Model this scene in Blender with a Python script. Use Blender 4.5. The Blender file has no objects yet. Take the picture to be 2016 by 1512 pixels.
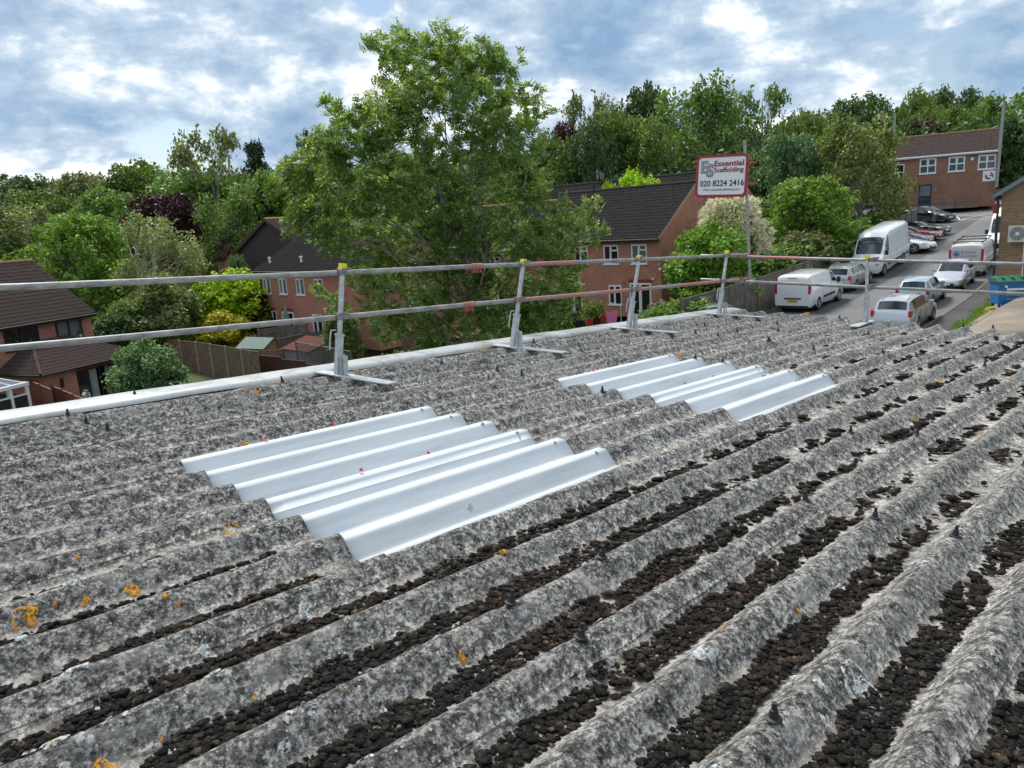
import bpy, bmesh, math, random
import numpy as np
from mathutils import Vector, Matrix, noise
random.seed(7); rng=np.random.default_rng(7)
S=bpy.context.scene; COL=S.collection
R_=math.radians
# ------------------------------------------------------------------ camera
CX=Vector((0.99789,-0.01352,-0.06343)); CU=Vector((0.06485,0.20805,0.97597)); CB=Vector((0,-0.97803,0.20849))
cam=bpy.data.cameras.new('camera'); co=bpy.data.objects.new('camera',cam); COL.objects.link(co)
m=Matrix.Identity(4)
for i in range(3): m[i][0]=CX[i]; m[i][1]=CU[i]; m[i][2]=CB[i]
co.matrix_world=m; cam.sensor_width=36; cam.lens=27.0; cam.clip_start=.05; cam.clip_end=6000; S.camera=co
# ------------------------------------------------------------------ world
W=bpy.data.worlds.new('World'); S.world=W; W.use_nodes=True
nt=W.node_tree; nt.nodes.clear(); N=nt.nodes.new; L=nt.links.new
SUN_EL,SUN_AZ=57,330   # azimuth clockwise from +Y
def mathn(nt,op,a,b=None,c=None):
    n=nt.nodes.new('ShaderNodeMath'); n.operation=op
    for i,v in enumerate((a,b,c)):
        if v is None: continue
        if isinstance(v,(int,float)): n.inputs[i].default_value=v
        else: nt.links.new(v,n.inputs[i])
    return n.outputs[0]
def ramp(nt,fac,stops):
    n=nt.nodes.new('ShaderNodeValToRGB'); e=n.color_ramp.elements
    while len(e)<len(stops): e.new(.5)
    for x,(p,c) in zip(e,stops): x.position=p; x.color=(c if len(c)==4 else (*c,1)) if not isinstance(c,(int,float)) else (c,c,c,1)
    nt.links.new(fac,n.inputs[0]); return n.outputs[0]
def noi(nt,vec,scale,detail=4,rough=.55,dist=0,w=None):
    n=nt.nodes.new('ShaderNodeTexNoise'); n.inputs['Scale'].default_value=scale; n.inputs['Detail'].default_value=detail
    n.inputs['Roughness'].default_value=rough; n.inputs['Distortion'].default_value=dist
    if vec is not None: nt.links.new(vec,n.inputs['Vector'])
    return n.outputs['Fac']
def mix(nt,fac,a,b,mode='MIX'):
    n=nt.nodes.new('ShaderNodeMix'); n.data_type='RGBA'; n.blend_type=mode
    for s,v in ((n.inputs[0],fac),(n.inputs[6],a),(n.inputs[7],b)):
        if isinstance(v,(int,float)): s.default_value=v
        elif isinstance(v,tuple): s.default_value=(*v,1) if len(v)==3 else v
        else: nt.links.new(v,s)
    return n.outputs[2]
sky=N('ShaderNodeTexSky'); sky.sky_type='NISHITA'; sky.sun_disc=False
sky.sun_elevation=R_(SUN_EL); sky.sun_rotation=R_(SUN_AZ)
bg1=N('ShaderNodeBackground'); bg1.inputs[1].default_value=.085; L(sky.outputs[0],bg1.inputs[0])
tc=N('ShaderNodeTexCoord')
def skyvec(sx,sy,sz,ox,oy,oz):
    mp=N('ShaderNodeMapping'); mp.inputs['Scale'].default_value=(sx,sy,sz); mp.inputs['Location'].default_value=(ox,oy,oz); L(tc.outputs['Generated'],mp.inputs[0]); return mp.outputs[0]
va=skyvec(1,1,2.0,3.1,1.7,.4); vb=skyvec(1,1,1.6,7.3,4.4,2.2); vc=skyvec(1,1,2.5,1.3,9.4,5.2)
big=noi(nt,va,2.6,5,.5,.1); med=noi(nt,vb,6.5,8,.58,.2); lit=noi(nt,vc,4.6,9,.58,.25); edge=noi(nt,vb,15,7,.6,.2)
cover=mathn(nt,'ADD',mathn(nt,'MULTIPLY',big,.55),mathn(nt,'MULTIPLY',med,.45))
mask=ramp(nt,cover,[(.415,0),(.455,1)])
shf=mathn(nt,'ADD',mathn(nt,'MULTIPLY',lit,.48),mathn(nt,'ADD',mathn(nt,'MULTIPLY',med,.32),mathn(nt,'MULTIPLY',edge,.20)))
shade=ramp(nt,shf,[(.39,(.19,.30,.45)),(.45,(.28,.38,.51)),(.49,(.39,.485,.59)),(.515,(.56,.63,.70)),(.545,(.82,.84,.85)),(.60,(.95,.95,.94))])
bg2=N('ShaderNodeBackground'); bg2.inputs[1].default_value=1.0; L(shade,bg2.inputs[0])
ms=N('ShaderNodeMixShader'); L(mask,ms.inputs[0]); L(bg1.outputs[0],ms.inputs[1]); L(bg2.outputs[0],ms.inputs[2])
wo=N('ShaderNodeOutputWorld'); L(ms.outputs[0],wo.inputs[0])
sl=bpy.data.lights.new('sun','SUN'); sl.energy=2.9; sl.angle=R_(16); sl.color=(1,.95,.88)
so=bpy.data.objects.new('sun',sl); COL.objects.link(so)
sd=Vector((math.sin(R_(SUN_AZ))*math.cos(R_(SUN_EL)),math.cos(R_(SUN_AZ))*math.cos(R_(SUN_EL)),math.sin(R_(SUN_EL))))
so.rotation_euler=sd.to_track_quat('Z','Y').to_euler()
S.view_settings.view_transform='Standard'; S.view_settings.look='None'; S.view_settings.exposure=.56; S.view_settings.gamma=1
S.render.engine='CYCLES'
# ------------------------------------------------------------------ coordinates measured from the photograph
def ray(px,py): 
    return CX*((px-1008)/1512)+CU*(-(py-756)/1512)-CB
def P(px,py,Y): d=ray(px,py); return d*(Y/d.y)
def Pz(px,py,z): d=ray(px,py); return d*(z/d.z)
def lerp(a,b,t): return a+(b-a)*t
def interp(x,xs,ys): return float(np.interp(x,xs,ys))
def sm(t): t=min(1,max(0,t)); return t*t*(3-2*t)
KP=Vector((20.6,36,0)); KD=Vector((.664,.748,0)); KN=Vector((-.748,.664,0))  # kerb line point, direction, left normal
def roadst(x,y): d=Vector((x,y,0))-KP; return d.dot(KD),d.dot(KN)
def road(s,t): return KP+KD*s+KN*t
def zroad(s): return interp(s,[-40,-6,4,14,26,38,58,110],[-6.1,-5.9,-5.6,-4.95,-3.6,-2.4,-1.5,.2])
def g(x,y):
    s,t=roadst(x,y)
    zr=zroad(s)
    if t<-1.5: zr+=sm((-t-1.3)/2.4)*1.3*sm((18-s)/14)
    zl=interp(y,[0,38,46,57,70,100,150,260,900],[-9,-8.8,-8.5,-7.4,-6.6,-4.8,-2,1,4])
    zl+=sm((x-2)/12)*interp(y,[0,45,60,100],[2.3,2.1,1.6,1.4])
    k=sm((t-8.8-18*sm((s-30)/6))/5)
    return zr*(1-k)+zl*k
def G(px,py):
    d=ray(px,py); t=10
    for i in range(4000):
        p=d*t
        if p.z<g(p.x,p.y): break
        t+=.05
    return p
# ------------------------------------------------------------------ object helpers
def link(o,parent=None):
    COL.objects.link(o)
    if parent is not None: o.parent=parent
    return o
def tag(o,label=None,cat=None,group=None,kind=None):
    if label: o['label']=label
    if cat: o['category']=cat
    if group: o['group']=group
    if kind: o['kind']=kind
    return o
def thing(name,label,cat,loc=(0,0,0),rz=0,group=None,matrix=None):
    o=bpy.data.objects.new(name,None); link(o); o.empty_display_size=.2
    if matrix is not None: o.matrix_world=matrix
    else: o.location=loc; o.rotation_euler=(0,0,rz)
    return tag(o,label,cat,group)
class MB:
    def __init__(s): s.v=[]; s.f=[]; s.m=[]
    def add(s,vs,fs,mi=0):
        b=len(s.v); s.v+= [tuple(x) for x in vs]; s.f+=[tuple(b+i for i in f) for f in fs]; s.m+=[mi]*len(fs); return s
    def box(s,c,d,rot=None,mi=0,taper=0):
        hx,hy,hz=d[0]/2,d[1]/2,d[2]/2
        vs=[Vector((x*(1-taper*(z>0)),y*(1-taper*(z>0)),z)) for x in(-hx,hx) for y in(-hy,hy) for z in(-hz,hz)]
        if rot is not None: vs=[rot@v for v in vs]
        c=Vector(c); vs=[v+c for v in vs]
        return s.add(vs,[(0,1,3,2),(4,6,7,5),(0,4,5,1),(2,3,7,6),(0,2,6,4),(1,5,7,3)],mi)
    def bb(s,x0,x1,y0,y1,z0,z1,mi=0): return s.box(((x0+x1)/2,(y0+y1)/2,(z0+z1)/2),(x1-x0,y1-y0,z1-z0),None,mi)
    def tube(s,p0,p1,r,n=10,r1=None,mi=0,caps=True):
        p0=Vector(p0);p1=Vector(p1);d=(p1-p0)
        q=d.to_track_quat('Z','Y'); r1=r if r1 is None else r1
        vs=[p0+q@Vector((r*math.cos(2*math.pi*i/n),r*math.sin(2*math.pi*i/n),0)) for i in range(n)]
        vs+=[p1+q@Vector((r1*math.cos(2*math.pi*i/n),r1*math.sin(2*math.pi*i/n),0)) for i in range(n)]
        fs=[(i,(i+1)%n,n+(i+1)%n,n+i) for i in range(n)]
        if caps: fs+=[tuple(range(n))[::-1],tuple(range(n,2*n))]
        return s.add(vs,fs,mi)
    def path(s,pts,rs,n=6,mi=0):
        pts=[Vector(p) for p in pts]; vs=[]
        for i,p in enumerate(pts):
            d=(pts[min(i+1,len(pts)-1)]-pts[max(i-1,0)]); q=d.to_track_quat('Z','Y')
            vs+=[p+q@Vector((rs[i]*math.cos(2*math.pi*k/n),rs[i]*math.sin(2*math.pi*k/n),0)) for k in range(n)]
        fs=[(a*n+k,a*n+(k+1)%n,(a+1)*n+(k+1)%n,(a+1)*n+k) for a in range(len(pts)-1) for k in range(n)]
        fs+=[tuple(range(n))[::-1],tuple((len(pts)-1)*n+k for k in range(n))]
        return s.add(vs,fs,mi)
    def prism(s,poly,ax,d0,d1,mi=0):
        # poly: 2D points in the plane normal to axis ax
        def mk(p,d): return {'x':(d,p[0],p[1]),'y':(p[0],d,p[1]),'z':(p[0],p[1],d)}[ax]
        n=len(poly); vs=[mk(p,d0) for p in poly]+[mk(p,d1) for p in poly]
        return s.add(vs,[tuple(range(n)),tuple(range(2*n-1,n-1,-1))]+[(i,i+n,(i+1)%n+n,(i+1)%n) for i in range(n)],mi)
    def lathe(s,prof,n=24,axis='y',c=(0,0,0),mi=0):
        vs=[];c=Vector(c)
        for r,h in prof:
            for k in range(n):
                a=2*math.pi*k/n; p=(r*math.cos(a),r*math.sin(a))
                vs.append(c+Vector({'z':(p[0],p[1],h),'y':(p[0],h,p[1]),'x':(h,p[0],p[1])}[axis]))
        fs=[(a*n+k,a*n+(k+1)%n,(a+1)*n+(k+1)%n,(a+1)*n+k) for a in range(len(prof)-1) for k in range(n)]
        return s.add(vs,fs,mi)
    def mesh(s,name,mats,smooth=False):
        me=bpy.data.meshes.new(name); me.from_pydata(s.v,[],s.f)
        for m_ in (mats if isinstance(mats,(list,tuple)) else [mats]): me.materials.append(m_)
        if any(s.m): me.polygons.foreach_set('material_index',s.m)
        bm=bmesh.new(); bm.from_mesh(me); bmesh.ops.recalc_face_normals(bm,faces=bm.faces); bm.to_mesh(me); bm.free()
        if smooth:
            me.polygons.foreach_set('use_smooth',[True]*len(me.polygons)); 
            try: me.set_sharp_from_angle(angle=R_(38))
            except Exception: pass
        return me
    def build(s,name,mats,parent=None,smooth=False,loc=None):
        o=bpy.data.objects.new(name,s.mesh(name,mats,smooth)); link(o,parent)
        if loc is not None: o.location=loc
        return o
def npmesh(name,v,f,mat,smooth=False):
    me=bpy.data.meshes.new(name); v=np.asarray(v,np.float32); f=np.asarray(f,np.int32)
    k=f.shape[1]; me.vertices.add(len(v)); me.vertices.foreach_set('co',v.ravel())
    me.loops.add(f.size); me.loops.foreach_set('vertex_index',f.ravel())
    me.polygons.add(len(f)); me.polygons.foreach_set('loop_start',np.arange(0,f.size,k,dtype=np.int32))
    if smooth: me.polygons.foreach_set('use_smooth',np.ones(len(f),bool))
    for m_ in (mat if isinstance(mat,(list,tuple)) else [mat]): me.materials.append(m_)
    me.update(calc_edges=True); me.validate(); return me
def copy_tree(o,parent=None):
    c=o.copy(); COL.objects.link(c); c.parent=parent
    for ch in o.children: copy_tree(ch,c)
    return c
_fc={}
def text(s,size,mat,parent,name='lettering',extrude=.002,align='LEFT',offset=0,space=1,sx=1):
    cu=bpy.data.curves.new('t','FONT'); cu.body=s; cu.size=size; cu.extrude=extrude; cu.align_x=align; cu.offset=offset; cu.space_character=space
    cu.resolution_u=3
    o=bpy.data.objects.new('t',cu); COL.objects.link(o); bpy.context.view_layer.update()
    me=bpy.data.meshes.new_from_object(o.evaluated_get(bpy.context.evaluated_depsgraph_get())); bpy.data.objects.remove(o)
    me.materials.clear(); me.materials.append(mat)
    for v in me.vertices: v.co.x*=sx
    n=bpy.data.objects.new(name,me); link(n,parent); return n
# ------------------------------------------------------------------ materials
def mat(name,col,rough=.7,metal=0,spec=.5,coat=0,bump=0,bscale=30,var=0,vscale=5,alpha=None,emis=None,trans=0):
    m_=bpy.data.materials.new(name); m_.use_nodes=True; t=m_.node_tree; b=t.nodes['Principled BSDF']
    b.inputs['Base Color'].default_value=(*col,1); b.inputs['Roughness'].default_value=rough; b.inputs['Metallic'].default_value=metal
    b.inputs['Specular IOR Level'].default_value=spec; b.inputs['Coat Weight'].default_value=coat; b.inputs['Coat Roughness'].default_value=.05
    if trans: b.inputs['Transmission Weight'].default_value=trans
    if bump or var:
        tc=t.nodes.new('ShaderNodeTexCoord')
    if var:
        n1=noi(t,tc.outputs['Object'],vscale,6,.6); f=ramp(t,n1,[(.3,0),(.7,1)])
        c0=tuple(c*(1-var) for c in col); c1=tuple(min(1,c*(1+var*.8)) for c in col)
        t.links.new(mix(t,f,c0,c1),b.inputs['Base Color'])
    if bump:
        bn=t.nodes.new('ShaderNodeBump'); bn.inputs['Strength'].default_value=bump; bn.inputs['Distance'].default_value=.02
        t.links.new(noi(t,tc.outputs['Object'],bscale,5),bn.inputs['Height']); t.links.new(bn.outputs[0],b.inputs['Normal'])
    return m_
def brick(name,c1,c2,mortar,scale=1,blotch=.35):
    m_=bpy.data.materials.new(name); m_.use_nodes=True; t=m_.node_tree; b=t.nodes['Principled BSDF']
    tc=t.nodes.new('ShaderNodeTexCoord'); s=t.nodes.new('ShaderNodeSeparateXYZ'); t.links.new(tc.outputs['Object'],s.inputs[0])
    c=t.nodes.new('ShaderNodeCombineXYZ'); t.links.new(mathn(t,'ADD',s.outputs[0],s.outputs[1]),c.inputs[0]); t.links.new(s.outputs[2],c.inputs[1])
    k=t.nodes.new('ShaderNodeTexBrick'); t.links.new(c.outputs[0],k.inputs['Vector'])
    k.inputs['Scale'].default_value=1; k.inputs['Brick Width'].default_value=.225; k.inputs['Row Height'].default_value=.075
    k.inputs['Mortar Size'].default_value=.006; k.inputs['Mortar Smooth'].default_value=.2; k.inputs['Bias'].default_value=-.1
    k.inputs['Color1'].default_value=(*c1,1); k.inputs['Color2'].default_value=(*c2,1); k.inputs['Mortar'].default_value=(*mortar,1)
    n1=noi(t,tc.outputs['Object'],.6,5,.6); n2=noi(t,tc.outputs['Object'],5,5,.7)
    f=mathn(t,'ADD',mathn(t,'MULTIPLY',n1,.6),mathn(t,'MULTIPLY',n2,.4))
    g_=ramp(t,f,[(.35,1-blotch),(.65,1+0.0)])
    t.links.new(mix(t,1.0,k.outputs['Color'],g_,'MULTIPLY'),b.inputs['Base Color'])
    b.inputs['Roughness'].default_value=.88
    bn=t.nodes.new('ShaderNodeBump'); bn.inputs['Strength'].default_value=.5; bn.inputs['Distance'].default_value=.01
    t.links.new(mathn(t,'SUBTRACT',mathn(t,'MULTIPLY',n2,.4),k.outputs['Fac']),bn.inputs['Height']); t.links.new(bn.outputs[0],b.inputs['Normal'])
    return m_
def leaf(name,c0,c1,tr=.35,c2=None):
    m_=bpy.data.materials.new(name); m_.use_nodes=True; t=m_.node_tree; t.nodes.clear()
    ge=t.nodes.new('ShaderNodeNewGeometry'); oi=t.nodes.new('ShaderNodeObjectInfo')
    tc=t.nodes.new('ShaderNodeTexCoord')
    st=[(0,c0),(.75,c1)]+([(1,c2)] if c2 else [(1,tuple(x*1.35 for x in c1))])
    c=ramp(t,ge.outputs['Random Per Island'],st)
    nz=ramp(t,noi(t,tc.outputs['Object'],4.5,3),[(.35,.75),(.65,1.2)])
    c=mix(t,1.0,c,nz,'MULTIPLY')
    hs=t.nodes.new('ShaderNodeHueSaturation'); t.links.new(c,hs.inputs['Color'])
    t.links.new(mathn(t,'ADD',mathn(t,'MULTIPLY',oi.outputs['Random'],.025),.487),hs.inputs['Hue'])
    t.links.new(mathn(t,'ADD',mathn(t,'MULTIPLY',oi.outputs['Random'],.3),.85),hs.inputs['Value'])
    d=t.nodes.new('ShaderNodeBsdfPrincipled'); d.inputs['Roughness'].default_value=.5; d.inputs['Specular IOR Level'].default_value=.35; t.links.new(hs.outputs[0],d.inputs['Base Color'])
    tl=t.nodes.new('ShaderNodeBsdfTranslucent'); t.links.new(mix(t,1.0,hs.outputs[0],(1.25,1.3,.6),'MULTIPLY'),tl.inputs[0])
    mx=t.nodes.new('ShaderNodeMixShader'); mx.inputs[0].default_value=tr
    t.links.new(d.outputs[0],mx.inputs[1]); t.links.new(tl.outputs[0],mx.inputs[2])
    o=t.nodes.new('ShaderNodeOutputMaterial'); t.links.new(mx.outputs[0],o.inputs[0]); return m_
M={}
M['galv']=mat('galv',(.46,.49,.51),.45,.4,var=.25,vscale=18,bump=.1)
M['red_steel']=mat('red_steel',(.42,.07,.06),.6,.1,var=.4,vscale=20)
M['yellow']=mat('yellow_plastic',(.75,.66,.03),.45)
M['black']=mat('black_rubber',(.018,.018,.02),.6)
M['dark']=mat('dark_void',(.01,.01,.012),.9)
M['white']=mat('white_upvc',(.75,.77,.78),.35,var=.08)
M['glass']=mat('window_glass',(.012,.016,.02),.04,spec=.9)
M['glass2']=mat('window_glass_net',(.12,.15,.16),.08,spec=.8)
M['carglass']=mat('car_glass',(.010,.013,.015),.03,spec=1)
M['brick_red']=brick('brick_red',(.52,.215,.145),(.41,.165,.11),(.42,.31,.26))
M['brick_brown']=brick('brick_brown',(.36,.185,.12),(.27,.13,.085),(.24,.17,.13))
M['brick_buff']=brick('brick_buff',(.30,.19,.10),(.20,.12,.065),(.42,.37,.30),blotch=.25)
M['tile_dark']=mat('tile_dark',(.024,.021,.0215),.9,spec=.25,var=.35,vscale=3,bump=.3,bscale=25)
M['tile_brown']=mat('tile_brown',(.058,.040,.036),.9,spec=.25,var=.35,vscale=3,bump=.3,bscale=25)
M['ridge_moss']=mat('ridge_moss',(.20,.13,.05),.9,var=.6,vscale=6)
M['fascia_dark']=mat('fascia_dark',(.022,.016,.016),.6)
M['cladding']=mat('cladding',(.035,.022,.028),.7,var=.2)
M['wood']=mat('fence_wood',(.17,.125,.085),.85,var=.4,vscale=4,bump=.4,bscale=14)
M['wood_red']=mat('fence_wood_red',(.075,.03,.024),.8,var=.3,vscale=4)
M['wood_redlight']=mat('fence_wood_terracotta',(.22,.085,.06),.8,var=.3,vscale=4)
M['wood_grey']=mat('fence_wood_grey',(.15,.135,.115),.9,var=.45,vscale=3,bump=.4,bscale=14)
M['shedwood']=mat('shed_wood',(.36,.19,.08),.7,var=.25,vscale=6)
M['felt']=mat('green_felt',(.15,.22,.19),.9,var=.2)
M['terracotta']=mat('terracotta',(.27,.12,.085),.8,var=.5,vscale=4)
M['lead']=mat('lead',(.25,.27,.29),.6,var=.2)
M['bark']=mat('bark',(.12,.10,.08),.9,var=.4,vscale=5)
M['bark_light']=mat('bark_light',(.30,.28,.24),.85,var=.4,vscale=6)
M['birch']=mat('birch_bark',(.55,.53,.48),.7,var=.4,vscale=9)
M['navy']=mat('navy_door',(.012,.022,.035),.4)
M['handrail']=mat('handrail_steel',(.10,.10,.10),.5,.5)
LF={
 'ash':leaf('leaf_ash',(.10,.15,.033),(.21,.285,.085),.46,(.47,.54,.32)),
 'mid':leaf('leaf_mid',(0.079,0.138,0.032),(0.166,0.259,0.057),.3),
 'fresh':leaf('leaf_fresh',(0.095,0.176,0.027),(0.203,0.324,0.054),.35),
 'dark':leaf('leaf_dark',(0.045,0.085,0.030),(0.098,0.161,0.054),.2),
 'conifer':leaf('leaf_conifer',(0.021,0.045,0.024),(0.053,0.091,0.040),.1),
 'olive':leaf('leaf_olive',(0.105,0.138,0.049),(0.229,0.259,0.106),.3),
 'birch':leaf('leaf_birch',(0.140,0.170,0.071),(0.264,0.292,0.127),.3),
 'purple':leaf('leaf_purple',(0.030,0.011,0.016),(0.081,0.027,0.032),.2,(0.162,0.068,0.068)),
 'yellow':leaf('leaf_yellow',(0.297,0.297,0.027),(0.567,0.486,0.041),.3),
 'lime':leaf('leaf_lime',(0.216,0.365,0.014),(0.405,0.594,0.027),.35),
 'blue':leaf('leaf_bluegreen',(0.070,0.138,0.064),(0.157,0.251,0.121),.25),
 'cream':leaf('leaf_cream',(.72,.68,.52),(.88,.86,.72),.2),
 'shrub':leaf('leaf_shrub',(0.068,0.128,0.041),(0.162,0.270,0.115),.3,(0.405,0.513,0.338)),
 'brown':leaf('leaf_hedge',(0.068,0.081,0.027),(0.135,0.149,0.061),.2),
}
# ================================================================== GROUND
def ground_mat():
    m_=bpy.data.materials.new('garden_ground'); m_.use_nodes=True; t=m_.node_tree; b=t.nodes['Principled BSDF']
    tc=t.nodes.new('ShaderNodeTexCoord')
    f=ramp(t,noi(t,tc.outputs['Object'],.25,6,.6),[(.4,(.045,.075,.02)),(.52,(.07,.10,.03)),(.6,(.13,.10,.07))])
    f2=ramp(t,noi(t,tc.outputs['Object'],6,5,.7),[(.3,.6),(.7,1.2)])
    t.links.new(mix(t,1.0,f,f2,'MULTIPLY'),b.inputs['Base Color']); b.inputs['Roughness'].default_value=1; return m_
def asphalt(name,base,speck=.3,patch=.25,warm=0):
    m_=bpy.data.materials.new(name); m_.use_nodes=True; t=m_.node_tree; b=t.nodes['Principled BSDF']
    tc=t.nodes.new('ShaderNodeTexCoord')
    n1=ramp(t,noi(t,tc.outputs['Object'],.35,6,.6,.3),[(.35,1-patch),(.65,1+patch)])
    n2=ramp(t,noi(t,tc.outputs['Object'],22,4,.8),[(.3,1-speck),(.7,1+speck)])
    c=mix(t,1.0,mix(t,1.0,base,n1,'MULTIPLY'),n2,'MULTIPLY'); t.links.new(c,b.inputs['Base Color']); b.inputs['Roughness'].default_value=.85; return m_
def in_hard(x,y):
    s,t=roadst(x,y); return (-9<t<8.6 and -12<s<75) or (s>31.5 and -20<t<25 and s<64)
xs=np.concatenate([[-3000,-1200,-600,-300,-200,-150,-120,-90],np.arange(-70,90,1.25),[95,105,120,140,170,220,300,500,1000,3000]])
ys=np.concatenate([[-300,-60,-20,0,10,18],np.arange(22,110,1.25),[115,125,140,160,190,240,320,500,900,1600,4000]])
vs=[];
for y in ys:
    for x in xs: vs.append((x,y,g(x,y)-(.25 if in_hard(x,y) else 0)))
nx=len(xs); fs=[(j*nx+i,j*nx+i+1,(j+1)*nx+i+1,(j+1)*nx+i) for j in range(len(ys)-1) for i in range(nx-1)]
o=link(bpy.data.objects.new('ground',npmesh('ground',vs,fs,ground_mat(),True))); tag(o,'grass and soil ground of the gardens below the roof',kind='structure')
def strip(name,s0,s1,t0,t1,dz,mt,label,ds=.8,dt=.6):
    ns=max(2,int((s1-s0)/ds)); nt_=max(2,int(abs(t1-t0)/dt)); v=[];f=[]
    for i in range(ns+1):
        for j in range(nt_+1):
            p=road(lerp(s0,s1,i/ns),lerp(t0,t1,j/nt_)); v.append((p.x,p.y,g(p.x,p.y)+dz))
    f=[(i*(nt_+1)+j,(i+1)*(nt_+1)+j,(i+1)*(nt_+1)+j+1,i*(nt_+1)+j+1) for i in range(ns) for j in range(nt_)]
    o=link(bpy.data.objects.new(name,npmesh(name,v,f,mt,True))); return tag(o,label,kind='structure')
strip('road',-40,75,0,8.6,0,asphalt('road_asphalt',(.145,.145,.147),.15,.16),'grey asphalt access road running up past the parked cars')
strip('car_park',24,75,-22,-.0,0.0,asphalt('carpark_asphalt',(.15,.15,.152),.15,.16),'asphalt parking area in front of the far brick office')
strip('car_park',31,64,8.62,26,0.0,asphalt('officepark_asphalt',(.145,.145,.147),.15,.16),'asphalt apron where the black saloon stands before the office')
strip('pavement',-40,24,-1.45,-.14,.09,asphalt('pavement_asphalt',(.055,.055,.058),.3,.35),'dark asphalt pavement beside the kerb')
strip('parking_strip',-40,40,5.4,8.55,.006,asphalt('parking_asphalt',(.075,.075,.078),.25,.3),'darker worn asphalt strip under the parked vans')
strip('concrete_yard',-40,24,-22,-1.47,.095,asphalt('yard_concrete',(.21,.175,.135),.45,.35),'pale brown concrete yard around the blue bin')
mk=mat('kerb_stone',(.15,.14,.12),.9,var=.3)
mb=MB()
s=-38.
while s<24:
    a=road(s,-.07); b=road(s+.9,-.07); za,zb=g(a.x,a.y),g(b.x,b.y)
    vs=[]
    for p,z in((a,za),(b,zb)):
        for tt in(-.065,.065):
            q=p+KN*tt; vs+=[(q.x,q.y,z-.1),(q.x,q.y,z+.115)]
    mb.add(vs,[(0,1,3,2),(4,6,7,5),(1,5,7,3),(0,4,5,1),(2,3,7,6)]); s+=.915
tag(mb.build('kerb',mk),'stone kerb line between the road and the dark pavement',kind='structure')
# grass tuft strip at the pavement edge
def blades(n,fn,h,mt,name,label):
    v=[];f=[]
    for i in range(n):
        p=fn(); a=random.uniform(0,6.28); w=h*.12; hh=h*random.uniform(.5,1.3); dx,dy=math.cos(a)*w,math.sin(a)*w; lx,ly=random.gauss(0,.3)*hh,random.gauss(0,.3)*hh
        b=len(v); v+=[(p[0]-dx,p[1]-dy,p[2]),(p[0]+dx,p[1]+dy,p[2]),(p[0]+lx,p[1]+ly,p[2]+hh)]; f.append((b,b+1,b+2))
    return tag(link(bpy.data.objects.new(name,npmesh(name,v,f,mt))),label,kind='stuff')
def gp():
    s=random.uniform(-14,7); t=-1.5+random.gauss(0,.18)+.12*math.sin(s*1.7); p=road(s,t); return (p.x,p.y,g(p.x,p.y)+.085)
blades(5000,gp,.16,LF['fresh'],'grass','grass tufts growing along the seam between pavement and concrete yard')
def gp2():
    s=random.uniform(-10,18); t=8.9+abs(random.gauss(0,.5)); p=road(s,t); return (p.x,p.y,g(p.x,p.y)-.02)
blades(6000,gp2,.35,LF['mid'],'grass','rough grass verge at the foot of the long grey fence')
# hatched bay markings near office
mw=mat('road_paint',(.62,.6,.55),.8,var=.25,vscale=3)
def paint(pts,name,label,w=.1,dz=.006):
    mb=MB()
    for (a,b) in pts:
        a=Vector(a);b=Vector(b);d=(b-a).normalized();n=Vector((-d.y,d.x,0))*w/2; k=max(1,int((b-a).length/.6))
        for i in range(k):
            p=a.lerp(b,i/k);q=a.lerp(b,(i+1)/k)
            mb.add([(x.x,x.y,g(x.x,x.y)+dz+.012) for x in(p-n,q-n,q+n,p+n)],[(0,1,2,3)])
    return tag(mb.build(name,mw),label,kind='structure')
A=[G(1880,424),G(1962,418),G(1972,428),G(1890,434)]
A=[Vector((p.x,p.y,0)) for p in A]
paint([(A[0],A[1]),(A[1],A[2]),(A[2],A[3]),(A[0],A[2]),(A[1],A[3]),(A[0],A[3])],'road_marking','white painted crossed box marking on the car park before the office',.12)

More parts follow.
